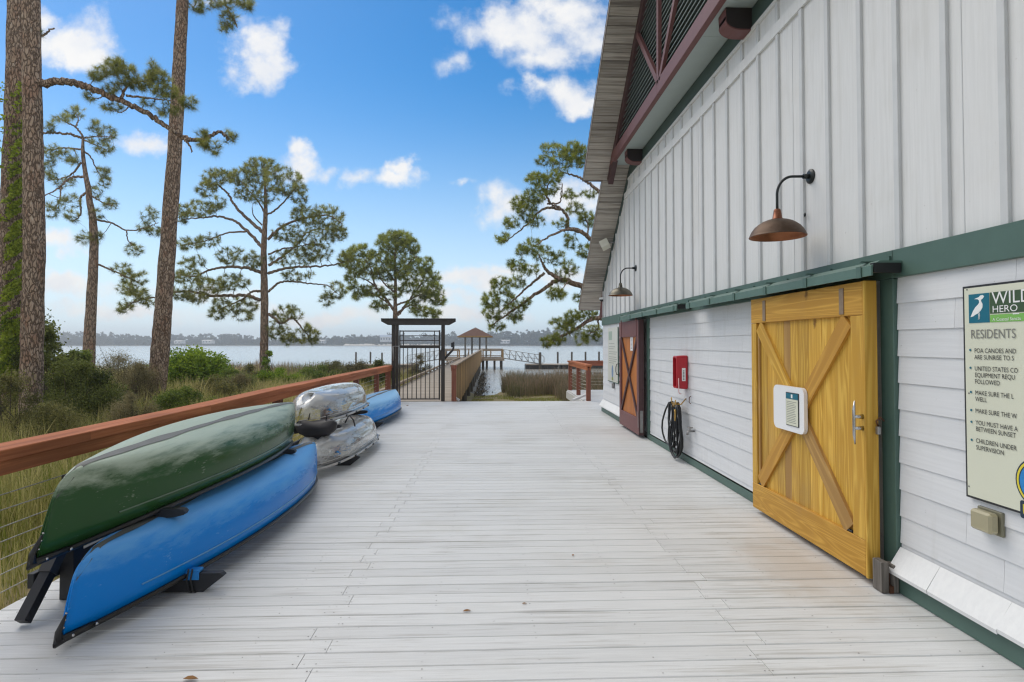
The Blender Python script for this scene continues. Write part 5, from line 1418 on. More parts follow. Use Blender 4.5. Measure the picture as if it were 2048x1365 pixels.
c6 = CV(200, 260, 2.731)
pine('pine_tree', 'broad open pine standing alone in the marsh, centre left', 38, [(530,800),(528,740),(528.5,680),(529,600),(527.5,500),(531,430),(530.5,380),(528,335)], [19,17,15,14,11,8,5,2],
  [(c6.L((890,560),(800,480),(740,420),(700,350),(640,300),(580,300)),7,2), (c6.L((885,640),(820,570),(740,500),(650,475),(560,480),(450,490)),7,2), (c6.L((800,555),(690,565),(580,605),(450,630)),4,1.5),
   (c6.L((882,780),(800,755),(690,750),(600,765),(520,800),(430,790)),7,2), (c6.L((875,930),(800,905),(690,905),(600,905),(500,885),(390,890),(300,915),(200,935),(120,985)),7,2), (c6.L((875,882),(830,885),(770,930),(700,960),(620,1000)),5,1.5),
   (c6.L((915,600),(980,540),(1060,500),(1130,480),(1250,470),(1320,510)),6,2), (c6.L((920,740),(1000,690),(1080,620),(1150,550),(1240,540)),6,2), (c6.L((920,785),(1000,760),(1100,750),(1200,745),(1290,735),(1340,720)),6,2),
   (c6.L((918,885),(980,835),(1060,830),(1150,840),(1240,850),(1290,890)),5,1.5), (c6.L((920,1005),(990,1055),(1050,1030),(1100,1080),(1150,1140)),6,2), (c6.L((905,470),(870,400),(820,340),(770,280)),4,1.5), (c6.L((905,470),(980,420),(1040,350),(1080,300)),4,1.5), (c6.L((918,680),(1000,650),(1080,640),(1180,610)),4,1.5), (c6.L((885,520),(840,470),(830,420)),3,1.2)],
  [(880,205,110,52,60),(770,255,80,50,40),(640,255,90,45,35),(580,320,60,45,25),(1000,280,110,80,55),(1080,350,60,60,25),(900,330,100,80,45),(800,340,70,50,18),
   (530,430,110,45,45),(450,480,40,30,12),(640,400,50,40,14),(490,620,80,35,25),(600,600,60,40,15),
   (1220,480,120,70,62),(1120,460,80,50,30),(1290,560,60,50,30),(1150,600,110,60,42),(1020,560,90,50,26),
   (720,690,90,50,28),(840,710,60,50,24),(500,720,80,40,20),(480,800,90,40,35),(600,850,100,45,40),(730,830,90,45,32),(450,890,70,40,25),(540,920,70,30,18),
   (700,960,110,50,36),(640,1000,50,35,14),(780,1010,60,35,14),(820,950,40,40,10),(1050,700,120,50,36),(1190,670,80,50,30),(1080,790,90,35,18),(1340,700,40,40,14),
   (1280,880,70,50,24),(1240,930,40,35,10),(1030,1000,90,40,28),(970,1090,60,60,24),(1060,1130,70,50,24),(1150,1130,50,45,20),(1140,1080,30,25,8),
   (150,860,60,40,14),(200,910,70,40,16),(130,970,60,28,14),(240,900,40,40,8),(260,940,40,25,6)],
  c6, nl=.30, nn=42, nw=.018, seed=11, twig=.016)

c5 = CV(640, 400, 3.413)
pine('pine_tree', 'rounded bushy young pine rising behind the gate crossbeam', 46, [(791,775),(790.5,700),(790.5,640),(790.5,605),(791,560),(790,520),(791,488),(792,466)], [12,10.5,10,7,5.5,4,2.5,1.2],
  [(c5.L((525,790),(460,690),(380,590),(350,470),(300,400)),6,1.5), (c5.L((530,790),(600,700),(680,590),(720,500)),6,1.5), (c5.L((515,640),(430,560),(390,480)),4,1.3), (c5.L((520,720),(600,690),(690,650),(780,690),(840,690)),4,1.3),
   (c5.L((530,770),(620,720),(700,760),(790,785)),3.5,1.2), (c5.L((515,560),(440,460),(400,380)),3.5,1.2), (c5.L((515,520),(600,440),(660,380)),3.5,1.2), (c5.L((460,700),(360,640),(250,600)),3.5,1.2), (c5.L((470,720),(410,730),(370,730)),3,1.2), (c5.L((380,590),(300,540),(210,520)),3,1.2)],
  [(520,260,120,50,56),(480,310,110,60,44),(600,320,80,60,44),(280,350,90,50,36),(200,370,50,30,12),(400,400,110,50,44),(560,420,130,50,50),(250,450,80,50,34),(220,520,50,50,18),(330,500,80,50,30),(460,500,100,50,40),(600,500,100,50,44),
   (720,440,60,50,30),(760,530,70,50,34),(250,620,70,60,32),(350,620,80,40,26),(400,720,70,40,20),(480,630,90,50,26),(640,590,90,50,36),(780,610,70,50,30),(700,650,60,40,20),(800,680,60,40,22),(640,710,50,40,14),(700,760,90,35,26),(790,780,40,30,10),(150,420,40,30,8),(520,235,40,25,14)],
  c5, nl=.34, nn=44, nw=.022, seed=12, mat='needle_warm', twig=.018)

c4 = CV(960, 260, 2.969)
pine('pine_tree', 'large spreading pine whose limbs reach out from behind the boathouse roof', 27, [(1268,830),(1266,650),(1264,560),(1262,480),(1258,400),(1250,330)], [30,28,26,22,16,8],
  [(c4.L((905,1150),(860,1150),(720,1120),(650,1130),(560,1190),(480,1230),(400,1280)),13,2.5), (c4.L((905,1010),(860,990),(600,925),(480,890),(400,930),(270,1020),(170,1090),(60,1170)),16,2.5),
   (c4.L((480,890),(400,840),(370,790),(350,740)),9,2), (c4.L((382,850),(300,920),(200,1010),(120,1080)),6,2), (c4.L((905,850),(860,800),(660,650),(590,600),(520,590),(400,640),(330,690)),13,2),
   (c4.L((590,600),(520,580),(520,520),(480,470),(420,440),(400,420)),9,2.5), (c4.L((480,470),(380,470),(280,560),(160,660)),6,2), (c4.L((905,560),(860,500),(710,370),(620,300),(540,265),(480,250)),10,2), (c4.L((720,380),(740,300),(740,250)),5,2), (c4.L((420,440),(390,370),(420,300)),5,2), (c4.L((400,440),(470,430),(490,320)),4,2), (c4.L((640,640),(640,560),(620,520)),4,2),
   (c4.L((700,1125),(700,1180),(640,1220)),4,1.5), (c4.L((600,925),(530,900),(480,960)),4,1.5)],
  [(560,130,80,60,66),(430,110,80,30,24),(380,180,50,30,16),(480,200,70,60,40),(340,290,70,40,36),(330,380,70,60,44),(430,280,60,40,26),(230,440,60,50,32),(280,480,60,60,32),(190,550,50,40,20),(130,640,50,30,20),(330,540,60,40,18),(420,350,50,40,16),
   (560,470,60,40,20),(640,530,50,50,28),(540,660,50,50,16),(620,720,50,40,20),(480,560,50,30,12),(540,380,50,30,12),(300,690,70,50,28),(250,720,40,30,12),(380,740,70,50,24),(220,800,60,40,24),(300,830,60,40,18),(450,760,60,50,18),(540,820,60,50,18),(480,840,40,30,8),
   (130,920,70,50,34),(220,900,50,40,18),(60,1010,60,50,32),(150,1010,70,50,30),(70,1090,60,50,30),(200,1080,60,50,26),(270,1030,40,40,14),(100,1170,50,30,14),(220,1120,30,30,8),(450,970,60,40,28),(490,900,40,40,10),(580,990,25,30,6),
   (560,1110,60,40,26),(640,1090,60,40,22),(480,1150,70,40,28),(540,1180,60,40,18),(420,1260,60,40,22),(470,1230,50,30,14),(640,1200,50,50,14),(690,1200,40,50,14),(600,1240,50,40,10),(640,380,60,20,10),(600,160,60,70,30)],
  c4, nl=.20, nn=42, nw=.012, seed=13, mat='needle_warm', twig=.012)

c2 = CV(0, 0, 3.104); c2b = lambda *p: [(x/2.844, 440 + y/2.844) for x, y in p]
pine('pine_tree', 'slender crooked pine with sparse drooping branches, second trunk bundle from the left', 30, [(176,830),(178,720),(183,600),(188,500),(185,435),(179,403),(177,380),(171,348),(166,309),(166,277)], [24,21,18,15,12.5,11,10,8,6.5,4.5],
  [(c2.L((515,860),(440,835),(330,825),(262,830)),5,3.5), (c2.L((515,850),(470,790),(430,770),(380,740)),4,1.5), (c2.L((470,790),(485,740),(470,700)),3,1.2), (c2.L((520,855),(600,850),(700,850)),3,1.2), (c2.L((520,870),(590,900),(660,930)),3,1.2), (c2.L((510,930),(400,920),(270,940)),4,1.5),
   (c2.L((505,1010),(450,1080),(380,1110),(300,1120)),4,1.5), (c2.L((525,1100),(440,1105),(360,1170),(280,1215)),5,1.8), (c2.L((520,940),(560,970),(590,1030),(640,1130)),3.5,1.3), (c2.L((545,1190),(500,1230),(500,1330),(450,1380)),5,1.5), (c2.L((570,1220),(640,1260),(700,1280)),3,1.2),
   (c2b((545,0),(640,20),(720,60),(830,45),(900,15)),4,1.5), (c2b((720,60),(730,120),(780,150)),2.5,1.2), (c2b((560,255),(640,290),(740,335),(800,360)),4,1.3), (c2.L((380,1150),(370,1240),(340,1300)),3,1.2)],
  [(470,700,60,40,14),(380,740,60,35,11),(310,790,40,30,7),(580,780,40,40,9),(660,830,60,50,15),(650,930,60,40,13),(600,870,50,40,8),(330,930,60,40,13),(300,1000,50,50,11),(420,960,60,40,11),(450,1000,40,30,6),(310,1090,50,40,11),(400,1130,70,40,12),(640,1060,50,40,11),(650,1130,40,40,8),
   (430,1250,70,50,13),(320,1300,50,50,12),(600,1190,50,40,7),(690,1270,50,40,11),(450,1340,60,40,11),(600,1330,50,40,8),(928,1340,60,60,14),(895,1418,50,40,9),(960,1430,50,40,10),
   (525,1475,60,40,12),(600,1475,40,40,8),(830,1550,60,40,14),(755,1672,70,40,15),(805,1725,60,50,15),(875,1725,50,40,10),(785,1800,50,30,7)],
  c2, nl=.26, nn=44, nw=.011, seed=14, twig=.012)

c1 = CV(0, 0, 2.844)
pine('pine_tree', 'tall reddish pine trunk throwing one long arched branch across the sky', 15, [(60,960),(61,870),(64,700),(68,500),(66,300),(62,0),(60,-260)], [41,38,36,35,33,29,26],
  [(c1.L((190,470),(260,470),(380,465),(480,490),(600,540),(720,590),(850,650),(960,735),(1060,790),(1130,797),(1200,775),(1240,750),(1280,770),(1300,800)),15,4), (c1.L((690,560),(715,500),(760,470),(860,460)),6,2), (c1.L((720,545),(850,560),(980,575)),5,2), (c1.L((1050,790),(1080,830),(1090,868)),5,2), (c1.L((600,540),(560,560),(510,555)),2.5,1.2), (c1.L((740,600),(690,640),(620,625)),2.5,1.2), (c1.L((860,460),(870,410),(860,370)),3,1.2), (c1.L((200,225),(240,205),(300,160)),5,3), (c1.L((1130,797),(1170,830),(1230,880)),2.5,1.2)],
  [(650,380,70,50,26),(560,420,50,40,16),(720,430,70,60,26),(870,400,40,60,12),(900,440,80,40,22),(940,520,70,40,24),(800,480,70,40,20),(640,500,60,40,12),(510,550,30,30,5),(640,610,60,25,9),(950,620,60,40,12),(1070,590,50,50,13),(1150,770,40,25,8),(1200,840,60,50,13),(1310,780,40,40,8),(840,580,40,30,5),(1165,815,40,30,6),(236,190,10,14,2)],
  c1, nl=.165, nn=60, nw=.0052, seed=15, bark='bark', twig=.008, depth=.25, base_z=-.75)
pine('pine_tree', 'tall bare pine trunk leaning right, third from the left behind the railing', 20, [(307,860),(311,800),(322,680),(334,520),(348,320),(358,140),(365,0),(376,-240)], [37,34,31.5,29,25.5,23,21,18],
  [(c1.L((1075,-220),(1180,-120),(1260,-40),(1290,40),(1330,110),(1350,160)),6,2), (c1.L((1060,-160),(1110,-60),(1120,0),(1100,40)),4,1.5), (c1.L((1260,-40),(1340,-40),(1420,10)),4,1.5), (c1.L((1180,-120),(1200,-50),(1225,10)),3,1.3)],
  [(1115,30,50,30,8),(1150,45,40,25,5),(1225,20,40,30,7),(1290,110,40,50,8),(1330,120,40,50,8),(1275,160,30,30,5),(1390,15,60,30,9),(1430,30,30,30,5),(1290,30,40,30,5),(1350,-20,60,30,8),(1200,-60,120,50,16)],
  c1, nl=.21, nn=56, nw=.007, seed=16, bark='bark', twig=.010, depth=.3)
ivy_tree = pine('pine_tree', 'ivy covered pine trunk at the far left edge', 17, [(8,900),(12,780),(15,640),(22,500),(30,300),(37,0),(40,-240)], [52,50,47,42,37,34,30], [], [], c1, seed=17, bark='bark', base_z=-.75)

# ------------------------------------------------------------------ leaves: ivy, shrubs, reeds, grass
def leaf_quads(c, size, r, up=.3, asp=.55):
    """one folded-free leaf (a four sided blade) at each centre"""
    n = len(c); d = r.normal(size=(n, 3)); d /= np.linalg.norm(d, axis=1, keepdims=True)
    nrm = r.normal(size=(n, 3)) + np.array([0, -.25, up]); s = np.cross(d, nrm); s /= np.linalg.norm(s, axis=1, keepdims=True) + 1e-9
    L = size*r.uniform(.6, 1.25, (n, 1)); w = L*asp
    return np.stack([c - d*L*.5, c + s*w*.5 + d*L*.06, c + d*L*.5, c - s*w*.5 + d*L*.06], 1).reshape(-1, 3)

M['ivy'] = leafmat('ivy_leaves', (.10,.16,.016), (.50,.58,.07), .5)
M['stem'] = plain('stem_bark', (.08,.06,.04), .9, var=.3)
def ivy():
    r = np.random.default_rng(3); C_, T = [], []
    tr = [(12,780),(15,640),(22,500),(30,300),(37,0)]; wid = [50,47,42,37,34]
    def cu(v): return np.interp(v, [t[1] for t in tr[::-1]], [t[0] for t in tr[::-1]]), np.interp(v, [t[1] for t in tr[::-1]], wid[::-1])
    runs = []
    for k in range(9500):
        v = r.uniform(160, 780)
        d = np.interp(v, [160, 230, 300, 340, 420, 520, 640, 780], [.10, .16, .3, .55, .95, .8, .8, 1.0])
        if r.uniform() > d: continue
        u, w = cu(v); f = np.clip(.16 + r.normal()*.26, -.55, .62) if r.uniform() < .8 else r.uniform(-.55, .6)
        clump = math.sin(v*.11 + f*4)*math.sin(v*.043+1.3) + math.sin(v*.31 + f*7)*.4
        if clump < -.22 and v < 640: continue
        X = f*w; ang = np.clip(X/(w/2), -1, 1); yo = -math.sqrt(max(0, 1-ang*ang))*w/2*17/FPX*1.12
        p = at(u + X, v, Y=17 + yo - r.uniform(.0, .06)); C_.append(p); T.append(np.clip(.5 + .3*clump + r.normal()*.22, 0, 1))
    V = leaf_quads(np.array(C_), .105, r, .2, .8)
    o = tri_mesh('ivy', V, np.repeat(T, 4), M['ivy'], None, 4)
    tag(o, 'bright green ivy climbing the pine trunk at the far left', 'ivy')
    # side shoots hanging at the very edge of the view
    C_, T = [], []
    mb = MB()
    for (v0, n) in ((175, 5), (200, 6), (235, 6), (262, 5), (282, 5), (305, 6), (330, 4), (405, 6), (440, 8)):
        a = at(14, v0, Y=16.6); b = at(-24, v0 + r.uniform(-12, 6), Y=16.2)
        pts = [a + (b-a)*i/6 + Vector((0, 0, -.02*math.sin(i))) for i in range(7)]; mb.tube(pts, .006, 4)
        for i in range(n*5):
            f = r.uniform(0, 1); p = np.array(a + (b-a)*f) + r.normal(size=3)*.05; C_.append(p); T.append(r.uniform(.2, .8))
    t_ = thing('climbing_vine', 'loose leafy vine shoots hanging at the left picture edge beside the ivy covered trunk', 'vine', tuple(at(0, 300, Y=16.4)))
    mb.build('stem', M['stem'], t_); tri_mesh('leaves', leaf_quads(np.array(C_), .11, r, .2, .6), np.repeat(T, 4), M['ivy'], t_, 4)
ivy()

def shrub(name, label, cat, u, v_top, v_bot, half_u, Y, n, size, mat, seed, blobs=16, asp=.5, thin=0.0, group=None, stems=26, spread=.30, deep=.8, wild=.0):
    """a mass of leaves on stems: many overlapping leaf clumps of different size, so the outline is uneven"""
    r = np.random.default_rng(seed); px = Y/FPX
    top, bot = at(u, v_top, Y=Y), at(u, v_bot, Y=Y)
    z0 = min(bot.z, float(gz(bot.x, Y))); h = top.z - z0; rw = half_u*px
    t_ = thing(name, label, cat, (top.x, Y, z0), group)
    mb = MB(); B = []
    for k in range(blobs):
        a = r.uniform(0, 6.283); q = math.sqrt(r.uniform(0, 1))*.85
        hh = r.uniform(.22, 1.0)**.75*(1 - .38*q**2); rr = r.uniform(.6, 1.3)*spread*min(rw, h)
        B.append((np.array([top.x + rw*q*math.cos(a)*.95, Y + rw*deep*q*math.sin(a), z0 + h*hh - rr*.25]), rr, r.normal()*.18))
    B.append((np.array([top.x, Y, z0 + h*.88]), spread*min(rw, h)*.6, .05))
    per = n // len(B); C_, T = [], []
    for c, rr, tb in B:
        v = r.normal(size=(per, 3)); v /= np.linalg.norm(v, axis=1, keepdims=True)
        rad = rr*(r.uniform(0, 1, (per, 1))**.45)*(1 + .25*r.normal(size=(per, 1)) + wild*np.abs(r.normal(size=(per, 1))))
        p = c + v*rad*np.array([1, 1, .82]); C_.append(p)
        T.append(np.clip(.45 + tb + r.normal(size=per)*.20, 0, 1))
    C_ = np.concatenate(C_); T = np.concatenate(T); ok = C_[:, 2] > z0 - .1; C_, T = C_[ok], T[ok]
    for k in range(stems):
        c, rr, _ = B[k % len(B)]; a = np.array([top.x + r.normal()*rw*.25, Y + r.normal()*rw*.2, z0-.05]); b = c + r.normal(size=3)*rr*.5 + np.array([0, 0, rr*thin*.55])
        mid = (a+b)/2 + r.normal(size=3)*.08*h; w = max(.004, .007*h)
        mb.tube([Vector(a), Vector(mid), Vector(b)], [w, w*.7, w*.25], 5, cap=False)
    mb.build('stems', M['stem'], t_)
    tri_mesh('foliage', leaf_quads(C_, size, r, .35, asp), np.repeat(T, 4), M[mat], t_, 4)
    return t_
M['leaf_dark'] = leafmat('dark_leaves', (.055,.070,.016), (.26,.29,.07), .35)
M['leaf_olive'] = leafmat('olive_leaves', (.07,.075,.022), (.36,.33,.115), .4)
M['leaf_bright'] = leafmat('bright_leaves', (.085,.16,.015), (.36,.48,.045), .4)
M['leaf_mid'] = leafmat('mid_green_leaves', (.075,.12,.02), (.32,.38,.075), .4)
M['leaf_twig'] = leafmat('twiggy_leaves', (.11,.095,.04), (.42,.36,.185), .4)
G = 'shrubs in the marsh'
shrub('shrub', 'tall dark shrub massed round the foot of the ivy covered trunk', 'shrub', 14, 600, 900, 110, 19, 15000, .10, 'leaf_dark', 21, 30, group=G)
shrub('shrub', 'dark leafy shrub poking out at the right of the reddish trunk', 'shrub', 96, 645, 880, 60, 17.2, 12000, .10, 'leaf_dark', 22, 22, asp=.55, group=G, wild=.3)
shrub('shrub', 'dark olive shrub spreading low between the two tall trunks', 'shrub', 165, 715, 900, 95, 14.5, 24000, .055, 'leaf_dark', 23, 26, group=G)
shrub('shrub', 'olive shrub at the left edge below the ivy, behind the railing', 'shrub', 10, 735, 930, 75, 13, 9000, .05, 'leaf_olive', 24, 22, group=G)
shrub('shrub', 'pale twiggy shrub left of the leaning trunk', 'shrub', 245, 706, 830, 70, 22, 22000, .075, 'leaf_twig', 25, 34, asp=.2, thin=1, group=G, stems=60, spread=.36, wild=.15)
shrub('shrub', 'bright green rounded shrub right of the leaning trunk', 'shrub', 390, 702, 805, 70, 26, 22000, .13, 'leaf_bright', 26, 34, asp=.6, group=G, wild=.2, spread=.38)
shrub('shrub', 'low mid green shrub below the rounded bright shrub', 'shrub', 470, 738, 800, 44, 25, 8000, .09, 'leaf_mid', 27, 16, group=G)
shrub('shrub', 'olive shrub left of the lone pine trunk', 'shrub', 500, 728, 790, 40, 33, 9000, .10, 'leaf_olive', 28, 16, group=G, wild=.3)
shrub('shrub', 'low yellow green shrub right of the lone pine trunk', 'shrub', 560, 736, 790, 48, 28, 9000, .09, 'leaf_bright', 29, 16, group=G)
shrub('shrub', 'brownish twiggy shrub above the far half of the railing', 'shrub', 672, 722, 770, 40, 36, 8000, .12, 'leaf_olive', 30, 16, asp=.3, thin=1, group=G, stems=50, wild=.3)
shrub('shrub', 'dark shrub showing through the left pickets of the gate', 'shrub', 757, 718, 800, 46, 27, 8000, .09, 'leaf_dark', 31, 20, group=G)
shrub('shrub', 'feathery olive bush seen through the gate beside the boardwalk', 'shrub', 838, 706, 770, 24, 37.5, 6000, .11, 'leaf_twig', 32, 14, asp=.25, thin=1, group=G, stems=40, wild=.3)
shrub('shrub', 'twiggy shrub with yellow sprouts wrapped round the base of the lone pine', 'shrub', 540, 700, 780, 18, 37, 1500, .15, 'leaf_bright', 33, 10, asp=.4, thin=1, group=G, stems=24, wild=.5)
shrub('shrub', 'yellow leafed low shrub on the bank beyond the railing middle', 'shrub', 612, 738, 790, 42, 30, 7000, .09, 'leaf_mid', 34, 14, group=G)

shrub('shrub', 'pale brown twiggy shrub in the marsh directly left of the leaning trunk base', 'shrub', 282, 722, 830, 46, 19, 12000, .065, 'leaf_twig', 35, 20, asp=.2, thin=1, group=G, stems=40, spread=.36, wild=.15)
shrub('shrub', 'green leafy shrub rising behind the dark shrub between the two tall trunks', 'shrub', 150, 690, 830, 40, 21, 9000, .09, 'leaf_mid', 36, 18, asp=.5, group=G, wild=.25)
shrub('shrub', 'olive shrub low in front of the rounded bright shrub, above the railing', 'shrub', 430, 752, 830, 62, 21, 10000, .075, 'leaf_olive', 37, 20, group=G, wild=.2)
shrub('shrub', 'brown grassy shrub between the lone pine and the railing', 'shrub', 482, 746, 800, 50, 22, 11000, .07, 'leaf_twig', 38, 18, asp=.25, group=G, thin=1, wild=.2)
shrub('shrub', 'mid green shrub halfway between the lone pine and the gate', 'shrub', 645, 731, 780, 46, 33, 10000, .10, 'leaf_mid', 39, 18, group=G, wild=.2)
shrub('shrub', 'reddish brown thicket close to the gate above the railing end', 'shrub', 720, 724, 770, 40, 34, 9000, .10, 'leaf_twig', 40, 16, asp=.3, group=G, thin=1, stems=40, wild=.3)
shrub('shrub', 'low olive thicket along the railing beneath the reddish trunk', 'shrub', 95, 800, 930, 70, 11, 12000, .045, 'leaf_olive', 44, 20, asp=.3, group=G, wild=.2)

shrub('shrub', 'olive green shrub above the green canoe, right of the leaning trunk base', 'shrub', 372, 772, 850, 60, 16, 12000, .055, 'leaf_mid', 45, 20, group=G, wild=.2)
shrub('shrub', 'straw coloured thicket left of the leaning trunk base, close behind the railing', 'shrub', 262, 780, 880, 52, 13, 11000, .05, 'leaf_twig', 46, 20, asp=.22, thin=1, group=G, stems=40, wild=.3)

def blades(name, regions, label_kind, mat, seed):
    """grass or reed blades: each a bent two-piece strip standing on the ground"""
    r = np.random.default_rng(seed); VV, TT = [], []
    for (x0, x1, y0, y1, n, h0, h1, w, t0, t1, cond) in regions:
        x = r.uniform(x0, x1, n*2); y = r.uniform(y0, y1, n*2)
        ok = cond(x, y) if cond else np.ones(len(x), bool)
        cl = np.sin(x*1.9 + 1.3*np.sin(y*.8)) * np.sin(y*1.4 + x*.5)
        ok &= r.uniform(-1.2, 1, len(x)) < cl*.8 + .35
        x, y, cl = x[ok][:n], y[ok][:n], cl[ok][:n]; m = len(x); z = gz(x, y)
        h = r.uniform(h0, h1, m)*(1 + .25*cl); a = r.uniform(0, 6.283, m); ln = r.uniform(.05, .55, m)*h
        b = np.stack([x, y, z - .03], 1); mid = b + np.stack([np.cos(a)*ln*.35, np.sin(a)*ln*.35, h*.62], 1); tip = b + np.stack([np.cos(a)*ln, np.sin(a)*ln, h*(1 - .25*(ln/h))], 1)
        s = np.stack([np.cos(a+1.57 + r.normal(size=m)*.6), np.sin(a+1.57), np.zeros(m)], 1)*(w*r.uniform(.6, 1.3, (m, 1)))/2
        V = np.stack([b-s, b+s, mid+s*.8, b-s, mid+s*.8, mid-s*.8, mid-s*.8, mid+s*.8, tip], 1)
        big = np.sin(x*.63 + 2*np.sin(y*.21)) * np.sin(y*.47 + 1.7*np.sin(x*.33))
        t = np.clip(t0 + (t1-t0)*r.uniform(0, 1, m) + cl*.08 + big*.28, 0, 1)
        VV.append(V.reshape(-1, 3)); TT.append(np.repeat(t, 9))
    o = tri_mesh(name, np.concatenate(VV), np.concatenate(TT), M[mat])
    return tag(o, kind='stuff')
M['grass'] = leafmat('grass_blades', (.18,.205,.032), (.64,.53,.235), .5, .6)
M['lawn'] = leafmat('lawn_blades', (.17,.22,.03), (.42,.37,.11), .5, .6)
M['reed'] = leafmat('reed_blades', (.075,.105,.028), (.36,.26,.18), .45, .6)
land = lambda x, y: y < shore(x) + .6
notpier = lambda x, y: land(x, y) & ((x < -3.8) | (x > -.9))
blades('marsh_grass', [(-9, -3.2, 1.5, 9, 14000, .05, .22, .007, .1, 1.0, None), (-9, -4.2, 5, 10, 9000, .2, .6, .008, .1, 1.0, None), (-14, -3.25, 7, 18, 30000, .35, .95, .011, .1, .9, None), (-22, -3.4, 16, 30, 26000, .5, 1.15, .018, .15, .9, land), (-34, -3.8, 28, 50, 20000, .5, 1.2, .03, .2, .9, land)], 'stuff', 'grass', 41)
blades('lawn_grass', [(-.9, 7, 17.5, 30, 26000, .05, .13, .012, .1, .75, lambda x, y: land(x, y) & ~((x > .1) & (x < 1.5+.0*y) & (y > 23) & (y < 33) & (np.sin(x*3+y) > -.3)) | ((x > 2) & land(x, y))), (-9, -3.2, 1.5, 8, 12000, .04, .14, .008, .0, .5, None)], 'stuff', 'lawn', 42)
reedzone = lambda x, y: (y < shore(x) + 1.0) & (x > .72 + .25*np.sin(y*1.1))
blades('reeds', [(.6, 11, 28.6, 38, 11000, .75, 1.35, .022, .2, 1.0, reedzone), (.6, 11, 27.8, 34, 5000, .45, .9, .020, .0, .5, reedzone), (-5.5, -3.8, 20, 44, 3000, .4, .9, .02, .2, .9, land), (-30, -6, 36, 56, 9000, .8, 1.5, .035, .3, 1.0, lambda x, y: (y < shore(x)+1.5) & (y > shore(x)-9)), (2.9, 11, 21, 29, 5000, .5, 1.1, .018, .1, .9, lambda x, y: x > 3.0)], 'stuff', 'reed', 43)
# debris and oyster clumps in the shallow water beside the pier
r_ = np.random.default_rng(9); C_ = []
for k in range(900):
    y = r_.uniform(26, 56); x = -.95 + abs(r_.normal())*.5*(1 - (y-26)/40)
    C_.append((x, y, WATER_Z + r_.uniform(-.02, .10)))
M['wrack'] = leafmat('wrack', (.05,.045,.03), (.15,.12,.08), .1)
tag(tri_mesh('shore_debris', leaf_quads(np.array(C_), .22, r_, .9, .35), np.repeat(r_.uniform(0, 1, 900), 4), M['wrack'], None, 4), kind='stuff')

# ------------------------------------------------------------------ the far shore
FY = 840.0
def far_shore():
    mb = MB(); xs = np.linspace(-1150, 850, 90); V = []
    for j, (dy, z) in enumerate(((-6, -1.6), (6, -.6), (40, .8), (160, 3.0), (420, 4.0))):
        for x in xs: V.append((x, FY + dy + 14*math.sin(x*.011) + 8*math.sin(x*.037), z))
    w = len(xs); mb.add(V, [(j*w+i, j*w+i+1, (j+1)*w+i+1, (j+1)*w+i) for j in range(4) for i in range(w-1)], 0, True)
    tag(mb.build('far_shore', plain('shore_soil', (.15,.15,.10), .95, var=.3, scale=.03, bmp=0)), kind='structure')
far_shore()
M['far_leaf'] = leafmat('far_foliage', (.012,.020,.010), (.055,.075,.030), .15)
def treeline():
    r = np.random.default_rng(77); C_, T, S = [], [], []
    prof_u = [60, 100, 200, 300, 400, 480, 530, 560, 620, 700, 760, 820, 880, 930, 1000, 1060, 1120, 1210, 1300, 1400]
    prof_v = [664, 664, 664, 668, 665, 668, 671, 674, 674, 668, 668, 666, 664, 664, 661, 657, 657, 659, 660, 662]
    rows = [(FY+8, .45, 900), (FY+34, .75, 900), (FY+60, .92, 900), (FY+90, 1.0, 700)]
    for (Yr, f, n) in rows:
        for k in range(n):
            u = r.uniform(-320, 1500); x = at(u, 690, Y=Yr).x
            H = (at(u, np.interp(u, prof_u, prof_v), Y=Yr).z + .3)*f*r.uniform(.55, 1.05) - (2 if f < 1 else 0)
            y = Yr + r.uniform(-12, 12) + 14*math.sin(x*.011); z0 = .2
            if 600 < u < 770 and f < .6: H *= .35
            tall = u > 960 and f > .9 and r.uniform() < .75 or r.uniform() < .06
            nb = r.integers(3, 6); base = .5 if tall else .0
            tint = np.clip(.4 + r.normal()*.25, 0, 1); wd = H*r.uniform(.16, .30)*(.8 if tall else 1.25)
            for b in range(nb):
                c = np.array([x + r.normal()*wd*.5, y + r.normal()*wd*.5, z0 + H*(base + (1-base)*r.uniform(0.1, .92))]); rr = wd*r.uniform(.4, .75)
                m = 26; v = r.normal(size=(m, 3)); v /= np.linalg.norm(v, axis=1, keepdims=True)
                C_.append(c + v*rr*r.uniform(.3, 1, (m, 1))*np.array([1, 1, .7])); T.append(np.full(m, tint) + r.normal(size=m)*.12)
            if tall:
                m = 10; zz = np.linspace(0, H*.85, m); C_.append(np.stack([np.full(m, x), np.full(m, y), zz], 1) + r.normal(size=(m, 3))*.1); T.append(np.full(m, .1))
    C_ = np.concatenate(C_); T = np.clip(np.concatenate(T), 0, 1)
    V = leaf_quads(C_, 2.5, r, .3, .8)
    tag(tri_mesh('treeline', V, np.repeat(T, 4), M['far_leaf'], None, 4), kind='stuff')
    # low scrub along the water's edge
    n = 9000; x = r.uniform(-1100, 800, n); y = FY - 2 + 14*np.sin(x*.011) + 8*np.sin(x*.037) + r.uniform(0, 30, n); z = -.3 + np.abs(r.normal(size=n))*1.5
    tag(tri_mesh('shore_scrub', leaf_quads(np.stack([x, y, z], 1), 2.6, r, .5, .6), np.repeat(r.uniform(.3, 1, n), 4), M['far_leaf'], None, 4), kind='stuff')
treeline()
M['sand'] = plain('pale_sand', (.62,.58,.50), .9, var=.08, scale=.1, bmp=0)
mb = MB(); a, b = at(695, 686, Y=FY-4).x, at(880, 686, Y=FY-4).x; xs = np.linspace(a, b, 30)
